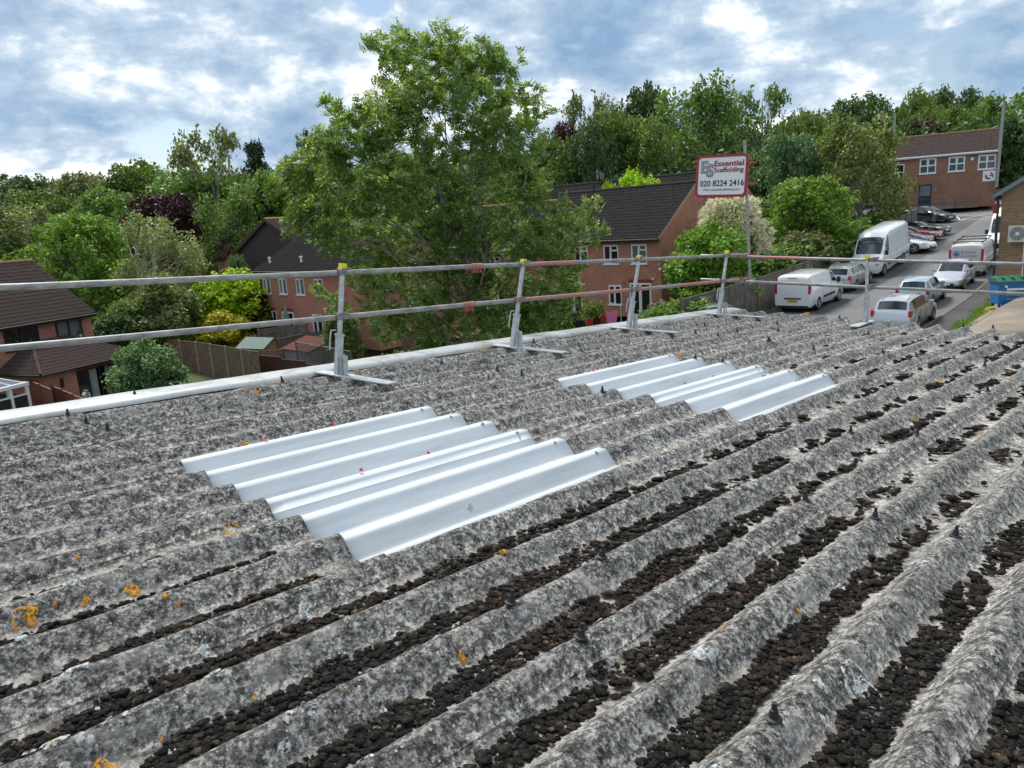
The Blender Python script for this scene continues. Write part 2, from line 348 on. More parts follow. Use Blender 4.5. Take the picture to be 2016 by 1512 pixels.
# ================================================================== TILED SLOPES
def tile_mesh(name,mt,tw,th):
    # double roman tile: local x across, y up slope, z normal
    prof=[(0,.012),(.09,.045),(.2,.048),(.3,.012),(.5,.010),(.6,.045),(.72,.048),(.84,.012),(1,.012)]
    mb=MB(); vs=[]
    for x,z in prof: vs+=[(x*tw*1.02,-.03,z+.022),(x*tw*1.02,th,z-.004),(x*tw*1.02,-.03,z-.012)]
    f=[]
    for i in range(len(prof)-1): a=i*3; f+=[(a,a+3,a+4,a+1),(a+2,a+5,a+3,a)]
    me=bpy.data.meshes.new(name); me.from_pydata(vs,[],f); me.materials.append(mt)
    return me
_tiles={}
def tile_slope(parent,origin,dx,dup,length,slope,mt,individual=True,limit=300,tw=.30,th=.32,clip=None):
    """origin = lower-left corner (in the parent's space); dx,dup = unit vectors; clip(s,t)->keep"""
    origin=Vector(origin);dx=Vector(dx);dup=Vector(dup);nn=dx.cross(dup).normalized()
    nx=int(round(length/tw)); ny=int(round(slope/th)); tw_=length/nx; th_=slope/ny
    key=(mt.name,round(tw_,3),round(th_,3)); 
    if key not in _tiles: _tiles[key]=tile_mesh('roof_tile',mt,tw_,th_)
    me=_tiles[key]; cnt=0; mb=MB()
    base=[v.co.copy() for v in me.vertices]; bf=[tuple(p.vertices) for p in me.polygons]
    rot=Matrix((dx,dup,nn)).transposed().to_4x4()
    for j in range(ny):
        for i in range(nx):
            if clip and not clip((i+.5)/nx,(j+.5)/ny): continue
            p=origin+dx*(i*tw_)+dup*(j*th_)+nn*(random.uniform(0,.008))
            if individual and cnt<limit:
                o=bpy.data.objects.new('roof_tile',me); link(o,parent); o.matrix_local=Matrix.Translation(p)@rot@Matrix.Rotation(random.gauss(0,.006),4,'Z'); cnt+=1
            else: mb.add([p+rot.to_3x3()@v for v in base],bf)
    if mb.v:
        me2=bpy.data.meshes.new('roof_tiles'); me2.from_pydata(mb.v,[],mb.f); me2.materials.append(mt)
        o=link(bpy.data.objects.new('roof_tiles',me2),parent); o['kind']='stuff'
def window(parent,x,z,w,h,y=0,kind='2',frame=None,glass=None,fw=.055,sill=True,name='window'):
    """front facade window; frame mesh + panes as sub-parts, facade at y, facing -y"""
    frame=frame or M['white']; glass=glass or M['glass']
    mb=MB(); d0,d1=y-.03,y+.06
    mb.bb(x,x+w,d0,d1,z,z+fw); mb.bb(x,x+w,d0,d1,z+h-fw,z+h); mb.bb(x,x+fw,d0,d1,z+fw,z+h-fw); mb.bb(x+w-fw,x+w,d0,d1,z+fw,z+h-fw)
    panes=[]
    def cell(x0,x1,z0,z1,open_=False):
        if open_: # opening casement has an additional frame
            t=.045; mb.bb(x0,x1,d0-.02,d1-.03,z0,z0+t); mb.bb(x0,x1,d0-.02,d1-.03,z1-t,z1); mb.bb(x0,x0+t,d0-.02,d1-.03,z0+t,z1-t); mb.bb(x1-t,x1,d0-.02,d1-.03,z0+t,z1-t)
            x0+=t;x1-=t;z0+=t;z1-=t
        panes.append((x0,x1,z0,z1))
    X0,X1,Z0,Z1=x+fw,x+w-fw,z+fw,z+h-fw
    if kind=='1': cell(X0,X1,Z0,Z1)
    elif kind=='2': xm=(X0+X1)/2; mb.bb(xm-.03,xm+.03,d0,d1,Z0,Z1); cell(X0,xm-.03,Z0,Z1,True); cell(xm+.03,X1,Z0,Z1)
    elif kind=='2t': 
        xm=(X0+X1)/2; zt=lerp(Z0,Z1,.7); mb.bb(xm-.03,xm+.03,d0,d1,Z0,Z1); mb.bb(xm+.03,X1,d0,d1,zt-.025,zt+.025)
        cell(X0,xm-.03,Z0,Z1,True); cell(xm+.03,X1,Z0,zt-.025); cell(xm+.03,X1,zt+.025,Z1,True)
    elif kind=='4':
        xm=(X0+X1)/2; zm=(Z0+Z1)/2; mb.bb(xm-.05,xm+.05,d0,d1,Z0,Z1); mb.bb(X0,xm-.05,d0,d1,zm-.04,zm+.04); mb.bb(xm+.05,X1,d0,d1,zm-.04,zm+.04)
        for a,b in((X0,xm-.05),(xm+.05,X1)):
            cell(a,b,Z0,zm-.04); cell(a,b,zm+.04,Z1,True)
    elif kind=='v4':
        for k in range(4):
            za=lerp(Z0,Z1,k/4); zb=lerp(Z0,Z1,(k+1)/4)
            if k: mb.bb(X0,X1,d0,d1,za-.03,za+.03)
            cell(X0,X1,za+(.03 if k else 0),zb-.03)
    elif kind=='door2':
        xm=(X0+X1)/2; mb.bb(xm-.05,xm+.05,d0,d1,Z0,Z1); cell(X0,xm-.05,Z0,Z1,True); cell(xm+.05,X1,Z0,Z1,True)
    wf=mb.build(name,frame,parent)
    for (a,b,c,d) in panes:
        MB().bb(a,b,y+.012,y+.022,c,d).build('pane',glass,wf)
    if sill: MB().bb(x-.06,x+w+.06,y-.09,y+.02,z-.07,z-.002).build('window_sill',frame,wf)
    return wf
def wall_with_holes(W_,z0,z1,holes,y0=0,th=.2,name='wall',mt=None,parent=None,back=None):
    """front wall in xz with rectangular holes; returns object"""
    xs=sorted(set([0,W_]+[h[0] for h in holes]+[h[0]+h[2] for h in holes])); zs=sorted(set([z0,z1]+[h[1] for h in holes]+[h[1]+h[3] for h in holes]))
    mb=MB()
    for a,b in zip(xs,xs[1:]):
        for c,d in zip(zs,zs[1:]):
            mx,mz=(a+b)/2,(c+d)/2
            if any(h[0]<mx<h[0]+h[2] and h[1]<mz<h[1]+h[3] for h in holes): continue
            mb.add([(a,y0,c),(b,y0,c),(b,y0,d),(a,y0,d)],[(0,1,2,3)])
    for x,z,w,h in [q[:4] for q in holes]:
        t=.1
        mb.add([(x,y0,z),(x,y0+t,z),(x,y0+t,z+h),(x,y0,z+h)],[(0,1,2,3)]); mb.add([(x+w,y0,z),(x+w,y0+t,z),(x+w,y0+t,z+h),(x+w,y0,z+h)],[(0,1,2,3)])
        mb.add([(x,y0,z+h),(x+w,y0,z+h),(x+w,y0+t,z+h),(x,y0+t,z+h)],[(0,1,2,3)]); mb.add([(x,y0,z),(x+w,y0,z),(x+w,y0+t,z),(x,y0+t,z)],[(0,1,2,3)])
    return mb
def house(name,label,cat,loc,ang,Wd,D,ze,rise,zg=0,holes=(),wins=(),wall=None,tile=None,indiv=False,group=None,over=.35,verge=.12,fascia=None,gable_mat=None,ridge=None,rear=False,vergecol=None,slope_clip=None):
    """loc = front-left corner of the facade at eave height 0 reference; local z=0 at loc.z (ground). x to the right, y inward"""
    t=thing(name,label,cat,loc,ang,group)
    mb=wall_with_holes(Wd,zg,ze,holes)
    zr=ze+rise
    # gables and rear
    for x in(0,Wd):
        mb.add([(x,0,zg),(x,D,zg),(x,D,ze),(x,D/2,zr-.08),(x,0,ze)],[(0,1,2,3,4)],1 if gable_mat else 0)
    mb.add([(0,D,zg),(Wd,D,zg),(Wd,D,ze),(0,D,ze)],[(0,1,2,3)])
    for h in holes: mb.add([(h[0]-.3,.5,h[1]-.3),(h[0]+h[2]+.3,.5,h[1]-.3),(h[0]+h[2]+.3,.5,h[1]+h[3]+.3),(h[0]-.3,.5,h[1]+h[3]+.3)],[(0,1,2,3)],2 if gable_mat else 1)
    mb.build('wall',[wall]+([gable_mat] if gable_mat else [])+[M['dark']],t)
    # roof slab
    rl=math.hypot(D/2,rise); sl=rise/(D/2); y0=-over; z0=ze-over*sl
    mb=MB()
    for a,b in(((y0,z0),(D/2,zr)),((D+over,z0),(D/2,zr))):
        x0,x1=-verge,Wd+verge
        mb.add([(x0,a[0],a[1]),(x1,a[0],a[1]),(x1,b[0],b[1]),(x0,b[0],b[1]),(x0,a[0],a[1]-.1),(x1,a[0],a[1]-.1),(x1,b[0],b[1]-.1),(x0,b[0],b[1]-.1)],[(0,1,2,3),(4,7,6,5),(0,4,5,1),(0,3,7,4),(1,5,6,2)])
    rf=mb.build('roof',tile,t)
    up=Vector((0,D/2-y0,zr-z0)); sl_len=up.length; up.normalize()
    tile_slope(rf,(-verge,y0,z0+.01),(1,0,0),up,Wd+2*verge,sl_len,tile,indiv)
    upb=Vector((0,-up.y,up.z))
    if rear: tile_slope(rf,(Wd+verge,D+over,z0+.01),(-1,0,0),upb,Wd+2*verge,sl_len,tile,False)
    # ridge tiles
    mbp=MB()
    k=int((Wd+2*verge)/.45)
    me=MB().path([(0,0,0),(.44,0,.0)],[.13,.125],8).mesh('ridge_tile',ridge or tile)
    for i in range(k):
        o=link(bpy.data.objects.new('ridge_tile',me),rf); o.location=(-verge+i*(Wd+2*verge)/k,D/2,zr+.02+random.uniform(-.008,.008))
    fm=fascia or M['fascia_dark']
    MB().bb(-verge,Wd+verge,y0-.02,y0+.012,z0-.2,z0-.005).build('fascia',fm,t)
    g_=MB(); g_.path([(-verge,y0-.09,z0-.07),(Wd+verge,y0-.09,z0-.075)],[.06,.06],8); g_.build('gutter',fm,t)
    for x in(-verge-.015,Wd+verge+.001):
        b=MB()
        for (ya,za),(yb,zb) in(((y0,z0),(D/2,zr)),((D/2,zr),(D+over,z0))):
            b.add([(x,ya,za+.03),(x,yb,zb+.03),(x,yb,zb-.16),(x,ya,za-.16),(x+.014,ya,za+.03),(x+.014,yb,zb+.03),(x+.014,yb,zb-.16),(x+.014,ya,za-.16)],[(0,1,2,3),(4,7,6,5),(0,4,5,1),(3,2,6,7)])
        b.build('bargeboard',vergecol or fm,t)
    for w in wins: window(t,*w[:4],**(w[4] if len(w)>4 else {}))
    return t
def flue(parent,x,y,z,h=.55,r=.06,mt=None):
    mb=MB(); mb.tube((x,y,z-.3),(x,y,z+h),r,10); mb.tube((x,y,z+h-.12),(x,y,z+h-.02),r*1.7,10); mb.box((x,y-.05,z+.02),(.35,.4,.02),Matrix.Rotation(R_(35),3,'X')); return mb.build('flue',mt or M['lead'],parent)
AZ=lambda az: R_(90-az)  # heading clockwise from +Y -> rotation of local x
LR=math.atan2(-.70,.713) # facade direction of the terraces (left to right)
# --- central terrace --------------------------------------------------------
K=Vector((9.5,47,0)); ex=Vector((.713,-.70,0)); ey=Vector((.70,.713,0))
zeave=-1.82+.45; zg_=-6.5
Wd=11.; lo=K-ex*Wd; hh=-zg_-2.05+0
def loc(p,z): return (p.x,p.y,z)
ze=zeave-zg_
def fwin(xr,w,z,h,k,**kw): return (Wd-xr-w,z,w,h,dict(kind=k,**kw))
cw=[fwin(1.0,1.15,3.35,1.2,'2t',glass=M['glass2']),fwin(3.15,1.15,3.35,1.2,'2t'),fwin(5.6,1.15,3.35,1.2,'2t'),fwin(8.2,1.15,3.35,1.2,'2t'),
    fwin(.75,1.6,.1,2.05,'door2',sill=False,name='patio_door'),fwin(3.0,1.0,.75,1.25,'2t'),fwin(6.2,1.5,.1,2.05,'door2',sill=False,name='patio_door')]
H1=house('terraced_house','red brick terraced house with dark tiled roof and plain gable beside the flowering shrub','house',loc(lo,zg_),LR,Wd,8.2,ze,2.95,0,[w[:4] for w in cw],cw,M['brick_red'],M['tile_dark'],True,over=.35,verge=.06,vergecol=mat('verge_mortar',(.36,.27,.16),.9),ridge=M['tile_dark'])
M['lintel']=mat('lintel_brick',(.25,.045,.03),.8,var=.2)
def lintel(t,x,w,z): 
    me=MB()
    n=int(w/.075)
    for i in range(n): me.bb(x+i*w/n+.004,x+(i+1)*w/n-.004,-.012,.0,z,z+.215)
    return me.build('soldier_course',M['lintel'],t)
lintel(H1,Wd-.75-1.7,1.8,2.16)
flue(H1,Wd-7.2,3.0,ze+2.55,.85,.075,M['black']); flue(H1,Wd-8.3,1.0,ze+.8,.5,.05,M['lead'])
MB().bb(Wd-.62,Wd-.5,-.12,0,2.35,2.5).build('security_light',M['white'],H1)
mb=MB().bb(Wd-2.85,Wd-2.65,-.03,0,2.05,2.25); mb.build('air_vent',M['brick_brown'],H1)
mb=MB().tube((Wd-2.75,-.1,1.3),(Wd-2.75,0,1.3),.06,10); mb.build('boiler_flue',M['lead'],H1)
# stepped neighbours to the left (behind the ash tree)
lo2=lo-ex*11.2-ey*.6
cw2=[(1.2,3.3,1.1,1.2,dict(kind='2t')),(4.2,3.3,1.1,1.2,dict(kind='2t')),(8.0,3.3,1.1,1.2,dict(kind='2t')),(1.0,.1,1.6,2.05,dict(kind='door2',sill=False,name='patio_door')),(5.8,.8,1.2,1.2,dict(kind='2')),(8.6,.1,1.6,2.05,dict(kind='door2',sill=False,name='patio_door'))]
H2=house('terraced_house','red brick terraced house half hidden behind the large ash tree','house',loc(lo2,zg_-.5),LR,11.2,8.2,ze-.1,3.1,0,[w[:4] for w in cw2],cw2,M['brick_red'],M['tile_dark'],False,over=.35,verge=.06,ridge=M['ridge_moss'])
# second row of roofs behind
lo3=K+ey*12.5-ex*23.5
H3=house('terraced_house','further terrace whose long dark ridge shows above the front terrace roof','house',loc(lo3,zg_+.2),LR,20,8,ze+.7,3.2,0,[],[],M['brick_red'],M['tile_dark'],False,over=.35,verge=.06,ridge=M['tile_dark'])
fl=MB(); 
for dx_ in(0,.35,.62): fl.tube((6.4+dx_,3.9,ze+4.2),(6.4+dx_,3.9,ze+5.0-dx_*.5),.06,8); fl.tube((6.4+dx_,3.9,ze+4.8-dx_*.5),(6.4+dx_,3.9,ze+4.9-dx_*.5),.11,8)
fl.build('flue',M['lead'],H3)
# --- middle-left terrace ----------------------------------------------------
zg4=-7.4
mwn=[(.45,3.3,1.05,1.1),(2.7,3.3,1.05,1.1),(5.0,3.3,1.05,1.1),(7.3,3.3,1.05,1.1)]
cw4=[(*w,dict(kind='2',glass=M['glass2'])) for w in mwn]+[(.75,.5,1.05,1.55,dict(kind='2',sill=False)),(2.6,.1,1.6,1.95,dict(kind='door2',sill=False,name='patio_door')),(6.6,.5,1.2,1.5,dict(kind='2'))]
c4=Vector((-18.0,57,0))
H4=house('terraced_house','red brick house with white windows in front of the dark boarded gable','house',loc(c4,zg4),LR,14,7.4,5.15,2.0,0,[w[:4] for w in cw4],cw4,M['brick_red'],M['tile_dark'],False,over=.35,verge=.1,ridge=M['tile_dark'])
lintel(H4,.72,1.1,2.07); lintel(H4,2.6,1.6,2.07)
flue(H4,.9,.5,5.15+.25,.5,.07,M['white']); flue(H4,5.2,.5,5.15+.25,.5,.07,M['white'])
MB().tube((.25,-.1,5.0),(.25,-.1,0),.035,8).build('drainpipe',M['black'],H4)
# dark boarded gable house: ridge runs away from us -> build gable front
def gable_house(name,label,loc_,ang,Wd,D,ze,rise,wallm,tile,clad,ridge):
    t=thing(name,label,'house',loc_,ang)
    MB().add([(0,0,0),(Wd,0,0),(Wd,0,ze),(Wd/2,0,ze+rise),(0,0,ze),(0,D,0),(Wd,D,0),(Wd,D,ze),(Wd/2,D,ze+rise),(0,D,ze)],[(0,1,2,3,4),(5,9,8,7,6),(0,5,6,1),(1,6,7,2),(0,4,9,5)]).build('wall',wallm,t)
    n=int((ze+rise)/.16)
    me=MB()
    for i in range(n):
        z=i*.16; x0,x1=0,Wd
        if z+.08>ze: k=(z+.08-ze)/rise*Wd/2; x0,x1=k,Wd-k
        if x1-x0<.3: continue
        o=MB().add([(x0,-.035,z),(x1,-.035,z),(x1,-.012,z+.15),(x0,-.012,z+.15),(x0,0,z),(x1,0,z)],[(0,1,2,3),(0,4,5,1)]).build('cladding_board',clad,t)
    mb=MB()
    for x0,x1 in((-.3,Wd/2),(Wd+.3,Wd/2)):
        z0=ze-.3*rise/(Wd/2); z1=ze+rise
        mb.add([(x0,-.25,z0),(x0,D,z0),(x1,D,z1),(x1,-.25,z1),(x0,-.25,z0-.14),(x0,D,z0-.14),(x1,D,z1-.14),(x1,-.25,z1-.14)],[(0,1,2,3),(4,7,6,5),(0,3,7,4),(0,4,5,1)])
    rf=mb.build('roof',tile,t)
    up=Vector((-(Wd/2+.3),0,rise+.3*rise/(Wd/2))); sl=up.length
    tile_slope(rf,(Wd+.3,-.25,ze-.3*rise/(Wd/2)+.01),(0,1,0),up.normalized(),D+.25,sl,tile,False)
    b=MB()
    for x0,x1 in((-.3,Wd/2),(Wd+.3,Wd/2)):
        z0=ze-.3*rise/(Wd/2)
        b.add([(x0,-.28,z0+.06),(x1,-.28,ze+rise+.06),(x1,-.28,ze+rise-.2),(x0,-.28,z0-.2),(x0,-.26,z0+.06),(x1,-.26,ze+rise+.06),(x1,-.26,ze+rise-.2),(x0,-.26,z0-.2)],[(0,1,2,3),(7,6,5,4),(0,4,5,1),(3,2,6,7)])
    b.build('bargeboard',M['fascia_dark'],t)
    me=MB().path([(0,0,0),(0,.44,.0)],[.13,.125],8).mesh('ridge_tile',ridge)
    for i in range(int(D/.45)):
        link(bpy.data.objects.new('ridge_tile',me),rf).location=(Wd/2,-.25+i*.45,ze+rise+.02)
    return t
pa=P(525,432,66); dv=Vector((.87,-.5,0)); wg=7.4; p0=Vector((pa.x,pa.y,0))-dv*wg/2
M['ridge_yellow']=mat('ridge_yellow',(.36,.22,.05),.9,var=.4)
H5=gable_house('boarded_house','house with dark purple-brown boarded gable and mossy ridge',(p0.x,p0.y,-7.3),math.atan2(-.5,.87),wg,13,7.3-.95,2.3,M['brick_red'],M['tile_brown'],M['cladding'],M['ridge_yellow'])
MB().bb(wg*.68,wg*.68+.7,-.05,-.0,4.0,4.6).build('window',M['glass'],H5)
# far brick house between the trees
p=P(392,500,72); H6=house('brick_house','small red brick house mostly hidden behind the copper beech','house',(p.x-4,p.y+2,-6.6),R_(-20),7,7,5.2,2.6,0,[],[(5.2,3.3,.9,1.1,dict(kind='1'))],M['brick_red'],M['tile_brown'],False)
p=P(470,445,105); H7=house('brick_house','distant pale house showing in the gap left of the dark boarded gable','house',(p.x-4,p.y,-4.6),R_(10),14,8,4.5,2.2,0,[],[(2+i*2.3,2.6,1.3,1.2,dict(kind='2')) for i in range(5)],M['brick_buff'],M['tile_brown'],False)
# --- left house with extension ---------------------------------------------
a20=R_(70); xd=Vector((math.cos(a20),math.sin(a20),0)); yd=Vector((-xd.y,xd.x,0))
Kl=Vector((-24.85,46,0)); Wl=12; c=Kl-xd*Wl; zgl=-8.6; zel=5.05
lw=[(Wl-2.0-.45,3.45,1.75,1.25,dict(kind='2',frame=M['fascia_dark'],glass=M['glass2'])),(Wl-5.6,3.45,2.05,1.25,dict(kind='2',frame=M['fascia_dark'])),(Wl-9.2,3.45,1.6,1.25,dict(kind='2',frame=M['fascia_dark']))]
H8=house('brick_house','red brick house with brown tiled roof and dark window frames at the left edge','house',loc(c,zgl),a20,Wl,7.8,zel,2.95,0,[w[:4] for w in lw],lw,M['brick_red'],M['tile_brown'],True,over=.35,verge=.08,ridge=M['ridge_moss'])
MB().tube((Wl-.85,-.09,4.7),(Wl-.85,-.09,0),.04,8).build('drainpipe',M['black'],H8)
# pot plants in the bedroom windows
for (x,col_) in ((Wl-5.0,'mid'),(Wl-4.2,'mid'),(Wl-3.95,'mid'),(Wl-.95,'mid')):
    p_=thing('pot_plant',{0:'small white potted plant at the left of the dark upstairs window',1:'leafy potted plant in the dark upstairs window',2:'white pot with plant right in the dark upstairs window',3:'potted plant standing behind the right upstairs window'}[[Wl-5.0,Wl-4.2,Wl-3.95,Wl-.95].index(x)],'plant',Matrix.Rotation(a20,4,'Z')@Vector((x,-.06,3.52))+Vector(loc(c,zgl)))
    MB().lathe([(.0,0),(.07,0),(.09,.14),(0,.14)],10,'z').build('pot',M['white'],p_)
    mb=MB()
    for i in range(26):
        q=Vector((random.gauss(0,.07),random.gauss(0,.05),.16+random.random()*.2)); d=Vector((random.gauss(0,1),random.gauss(0,1),random.gauss(0,1)))*.05; e=d.cross(Vector((.3,.2,1))).normalized()*.03
        mb.add([q-d,q+e,q+d,q-e],[(0,1,2,3)])
    mb.build('foliage',LF['mid'],p_)
# extension with hipped roof (local frame of the house; projects towards -y)
ex0,ex1,ey0=Wl-6.2,Wl-.35,-3.0
t=thing('house_extension','single storey brick extension with hipped brown tiled roof and sliding glass doors','extension',loc(c,zgl),a20)
dx0,dx1=ex0+2.0,ex1-.75
mb=MB(); he=2.45
def xz(x0,x1,z0,z1,y,mi=0): mb.add([(x0,y,z0),(x1,y,z0),(x1,y,z1),(x0,y,z1)],[(0,1,2,3)],mi)
xz(ex0,dx0,0,he,ey0); xz(dx1,ex1,0,he,ey0); xz(dx0,dx1,2.12,he,ey0)
xz(dx0,dx1,0,2.12,ey0+.9,1)
mb.add([(dx0,ey0,0),(dx0,ey0+.9,0),(dx0,ey0+.9,2.12),(dx0,ey0,2.12)],[(0,1,2,3)],1); mb.add([(dx1,ey0,0),(dx1,ey0+.9,0),(dx1,ey0+.9,2.12),(dx1,ey0,2.12)],[(0,1,2,3)],1)
for x in(ex0,ex1): mb.add([(x,ey0,0),(x,-.002,0),(x,-.002,he),(x,ey0,he)],[(0,1,2,3)])
mb.build('wall',[M['brick_red'],M['dark']],t)
lintel(t,dx0,dx1-dx0,2.14).location=(0,ey0,0)
o_=.3; rz=he+1.25; rx0,rx1=ex0+1.9,ex1-1.7
mb=MB(); a=(ex0-o_,ey0-o_,he-.05);b=(ex1+o_,ey0-o_,he-.05);cc=(rx1,-.3,rz);d=(rx0,-.3,rz);e=(ex0-o_,-.05,he-.05);f=(ex1+o_,-.05,he-.05)
mb.add([a,b,cc,d,e,f],[(0,1,2,3),(0,3,4),(1,5,2),(0,4,5,1)])
rf=mb.build('roof',M['tile_brown'],t)
W_=ex1-ex0+2*o_; up=Vector((0,ey0*-1-.3+o_,rz-he+.05)); sl_=up.length; up.normalize()
tile_slope(rf,a,(1,0,0),up,W_,sl_,M['tile_brown'],True,clip=lambda s,tt: (rx0-ex0+o_)*tt/W_< s <1-(ex1+o_-rx1)*tt/W_)
# left hip face
L2=Vector(a)-Vector(e); dd=Vector((0,-1,0)); up2=Vector((rx0-(ex0-o_),0,rz-he+.05)); s2=up2.length; up2.normalize()
tile_slope(rf,e,dd,up2,abs(ey0-o_+.05),s2,M['tile_brown'],True,clip=lambda s,tt: s<1-(abs(ey0-o_)-.3)*tt/abs(ey0-o_)*.99)
mb=MB(); mb.path([a,d],[.09,.09],8); mb.path([b,cc],[.09,.09],8); mb.path([d,cc],[.1,.1],8); mb.build('hip_ridge',M['tile_brown'],rf)
mb=MB(); mb.path([Vector(a)+Vector((0,-.06,-.05)),Vector(b)+Vector((0,-.06,-.05))],[.055,.055],8); mb.path([Vector(a)+Vector((-.06,0,-.05)),Vector(e)+Vector((-.06,0,-.05))],[.055,.055],8); mb.build('gutter',M['fascia_dark'],t)
wf=MB(); fm=.06
n=4
for i in range(n+1): x=lerp(dx0,dx1,i/n); wf.bb(x-fm/2,x+fm/2,ey0+.02,ey0+.08,0,2.1)
wf.bb(dx0,dx1,ey0+.02,ey0+.08,2.04,2.11)
df=wf.build('sliding_door',M['fascia_dark'],t)
for i in (0,3): MB().bb(lerp(dx0,dx1,i/n)+.03,lerp(dx0,dx1,(i+1)/n)-.03,ey0+.045,ey0+.052,.02,2.04).build('pane',M['glass'],df)
# curtains
mcur=mat('curtain',(.42,.43,.44),.9,var=.2); mcur2=mat('curtain_green',(.25,.32,.28),.9)
for (x0,x1,mm) in ((dx0+.7,dx0+1.5,mcur),(dx0+2.05,dx0+2.3,mcur),(dx1-.6,dx1-.2,mcur2)):
    k=24; vs=[];fs=[]
    for i in range(k+1):
        x=lerp(x0,x1,i/k); y=ey0+.22+.05*math.sin(i*1.9); vs+=[(x,y,.05),(x,y,2.0)]
    fs=[(2*i,2*i+2,2*i+3,2*i+1) for i in range(k)]
    MB().add(vs,fs).build('curtain',mm,t)
mb=MB().bb(ex0+.95,ex0+1.1,ey0-.1,ey0,1.45,1.95); mb.build('wall_lamp',M['fascia_dark'],t)
# conservatory at left edge
p=Pz(50,752,-6.1)-xd*3.4; 
tcv=thing('conservatory','white framed glass conservatory with pitched glazed roof at the left edge','conservatory',(p.x,p.y,zgl),a20)
mb=MB(); cwid,cdep=3.4,2.6; hc=2.35
for x in np.linspace(0,cwid,5): mb.bb(x-.06,x+.06,-.06,.06,0,hc)
for y in (0,cdep/2,cdep): mb.bb(cwid-.06,cwid+.06,y-.055,y+.055,0,hc)
mb.bb(-.1,cwid+.1,-.1,.1,hc-.02,hc+.14); mb.bb(cwid-.1,cwid+.1,.1,cdep,hc-.02,hc+.14)
mb.bb(0,cwid,-.05,.05,1.9,1.97); mb.bb(0,cwid,-.05,.05,.45,.55)
apx=(cwid/2-.1,cdep*.75,hc+.95)
for x in np.linspace(0,cwid,6): mb.path([(x,0,hc+.1),(lerp(x,apx[0],.9),apx[1],apx[2])],[.04,.04],4)
mb.path([(cwid,cdep/2,hc+.1),apx],[.04,.04],4)
mb.build('frame',M['white'],tcv)
mb=MB(); mb.add([(0,0,hc+.1),(cwid,0,hc+.1),apx,(cwid,cdep,hc+.1)],[(0,1,2),(1,3,2)]); mb.build('roof_glazing',mat('cons_roof',(.05,.06,.09),.1,spec=.8),tcv)
mb=MB(); 
for i in range(4): x=lerp(0,cwid,i/4); mb.bb(x+.06,lerp(0,cwid,(i+1)/4)-.06,-.01,0,.55,1.9)
mb.bb(cwid-.01,cwid,.06,cdep-.06,.55,1.9)
mb.build('pane',mat('cons_glass',(.03,.035,.03),.05,spec=.8),tcv)
MB().tube((cwid+.15,.2,hc),(cwid+.28,.2,.2),.035,8).build('drainpipe',M['white'],tcv)

# ================================================================== OFFICE
pL=P(1757,412,80); od=Vector((.865,-.50,0)); oy=Vector((.5,.865,0)); zo=-1.62
Wo=9.15; ho=5.35
ow=[(.35,1.55,.85,3.05,dict(kind='v4',fw=.08,sill=False)),(2.55,3.5,1.45,1.45,dict(kind='4',fw=.09)),(5.05,3.5,1.4,1.4,dict(kind='4',fw=.09)),(7.55,3.5,1.45,1.35,dict(kind='4',fw=.09))]
OB=house('office_building','two storey brown brick office with white grid windows and navy door','office',(pL.x-.3,pL.y,zo),math.atan2(-.5,.865),Wo,8,ho,2.0,0,[w[:4] for w in ow]+[(2.55,0.35,1.15,2.1)],ow,M['brick_brown'],M['tile_brown'],False,fascia=M['white'],over=.3,verge=.1,ridge=M['ridge_moss'])
mb=MB(); x,z,w,h=2.55,.35,1.15,2.1
mb.bb(x,x+.09,-.02,.05,z,z+h); mb.bb(x+w-.09,x+w,-.02,.05,z,z+h); mb.bb(x+.09,x+w-.09,-.02,.05,z+h-.09,z+h); mb.bb(x+.09,x+w-.09,-.0,.04,z,z+.95)
dr=mb.build('door',M['navy'],OB); MB().bb(x+.12,x+w-.12,.0,.01,z+.98,z+h-.12).build('pane',M['glass2'],dr)
MB().tube((x+.14,-.09,z+.9),(x+.14,-.09,z+1.4),.018,6).build('handle',M['galv'],dr)
MB().lathe([(0,-.1),(.14,-.1),(.16,-.04),(.16,0)],8,'y',(7.05,0,4.55)).build('alarm_box',M['white'],OB)
MB().bb(3.95,4.1,-.12,0,1.75,2.0).build('wall_lamp',M['lead'],OB)
MB().bb(.9,1.08,-.05,0,1.3,1.5).build('meter_box',M['white'],OB)
sg=thing('logo_sign','square white sign with dark circular logo under the right office window','sign',Vector((pL.x-.3,pL.y,zo))+od*8.0+Vector((0,0,2.35)),math.atan2(-.5,.865))
MB().bb(0,1.05,-.05,-.01,0,1.0).build('board',M['white'],sg)
mb=MB(); cxx,czz=.52,.5
def arc(r0,r1,a0,a1,n=16):
    for i in range(n):
        a=R_(lerp(a0,a1,i/n));b=R_(lerp(a0,a1,(i+1)/n)); k=math.sin(math.pi*(i+.5)/n)*.5+.5
        mb.add([(cxx+r*math.cos(q),-.056,czz+r*math.sin(q)) for r,q in((lerp(r1,r0,k),a),(r1,a),(r1,b),(lerp(r1,r0,k),b))],[(0,1,2,3)])
arc(.17,.33,150,300); arc(.21,.33,-30,75); mb.bb(cxx-.02,cxx+.2,-.057,-.052,czz-.02,czz+.06); mb.build('logo',mat('logo_ink',(.012,.012,.02),.5),sg)
# handrail ramp
hr=thing('handrail','grey steel handrail of the ramp before the navy office door','handrail',Vector((pL.x-.3,pL.y,zo))-oy*1.4,math.atan2(-.5,.865))
mb=MB()
for i in range(7): mb.tube((2.0+i*.95,0,0),(2.0+i*.95,0,1.05),.025,6)
for z in(.55,1.05): mb.tube((2.0,0,z),(7.7,0,z-.02),.025,6)
mb.build('rail',M['handrail'],hr)
MB().prism([(2,0),(7.7,0),(4.2,.34),(2,.36)],'y',.1,1.25).build('ramp',mat('ramp_concrete',(.2,.19,.18),.9),hr)
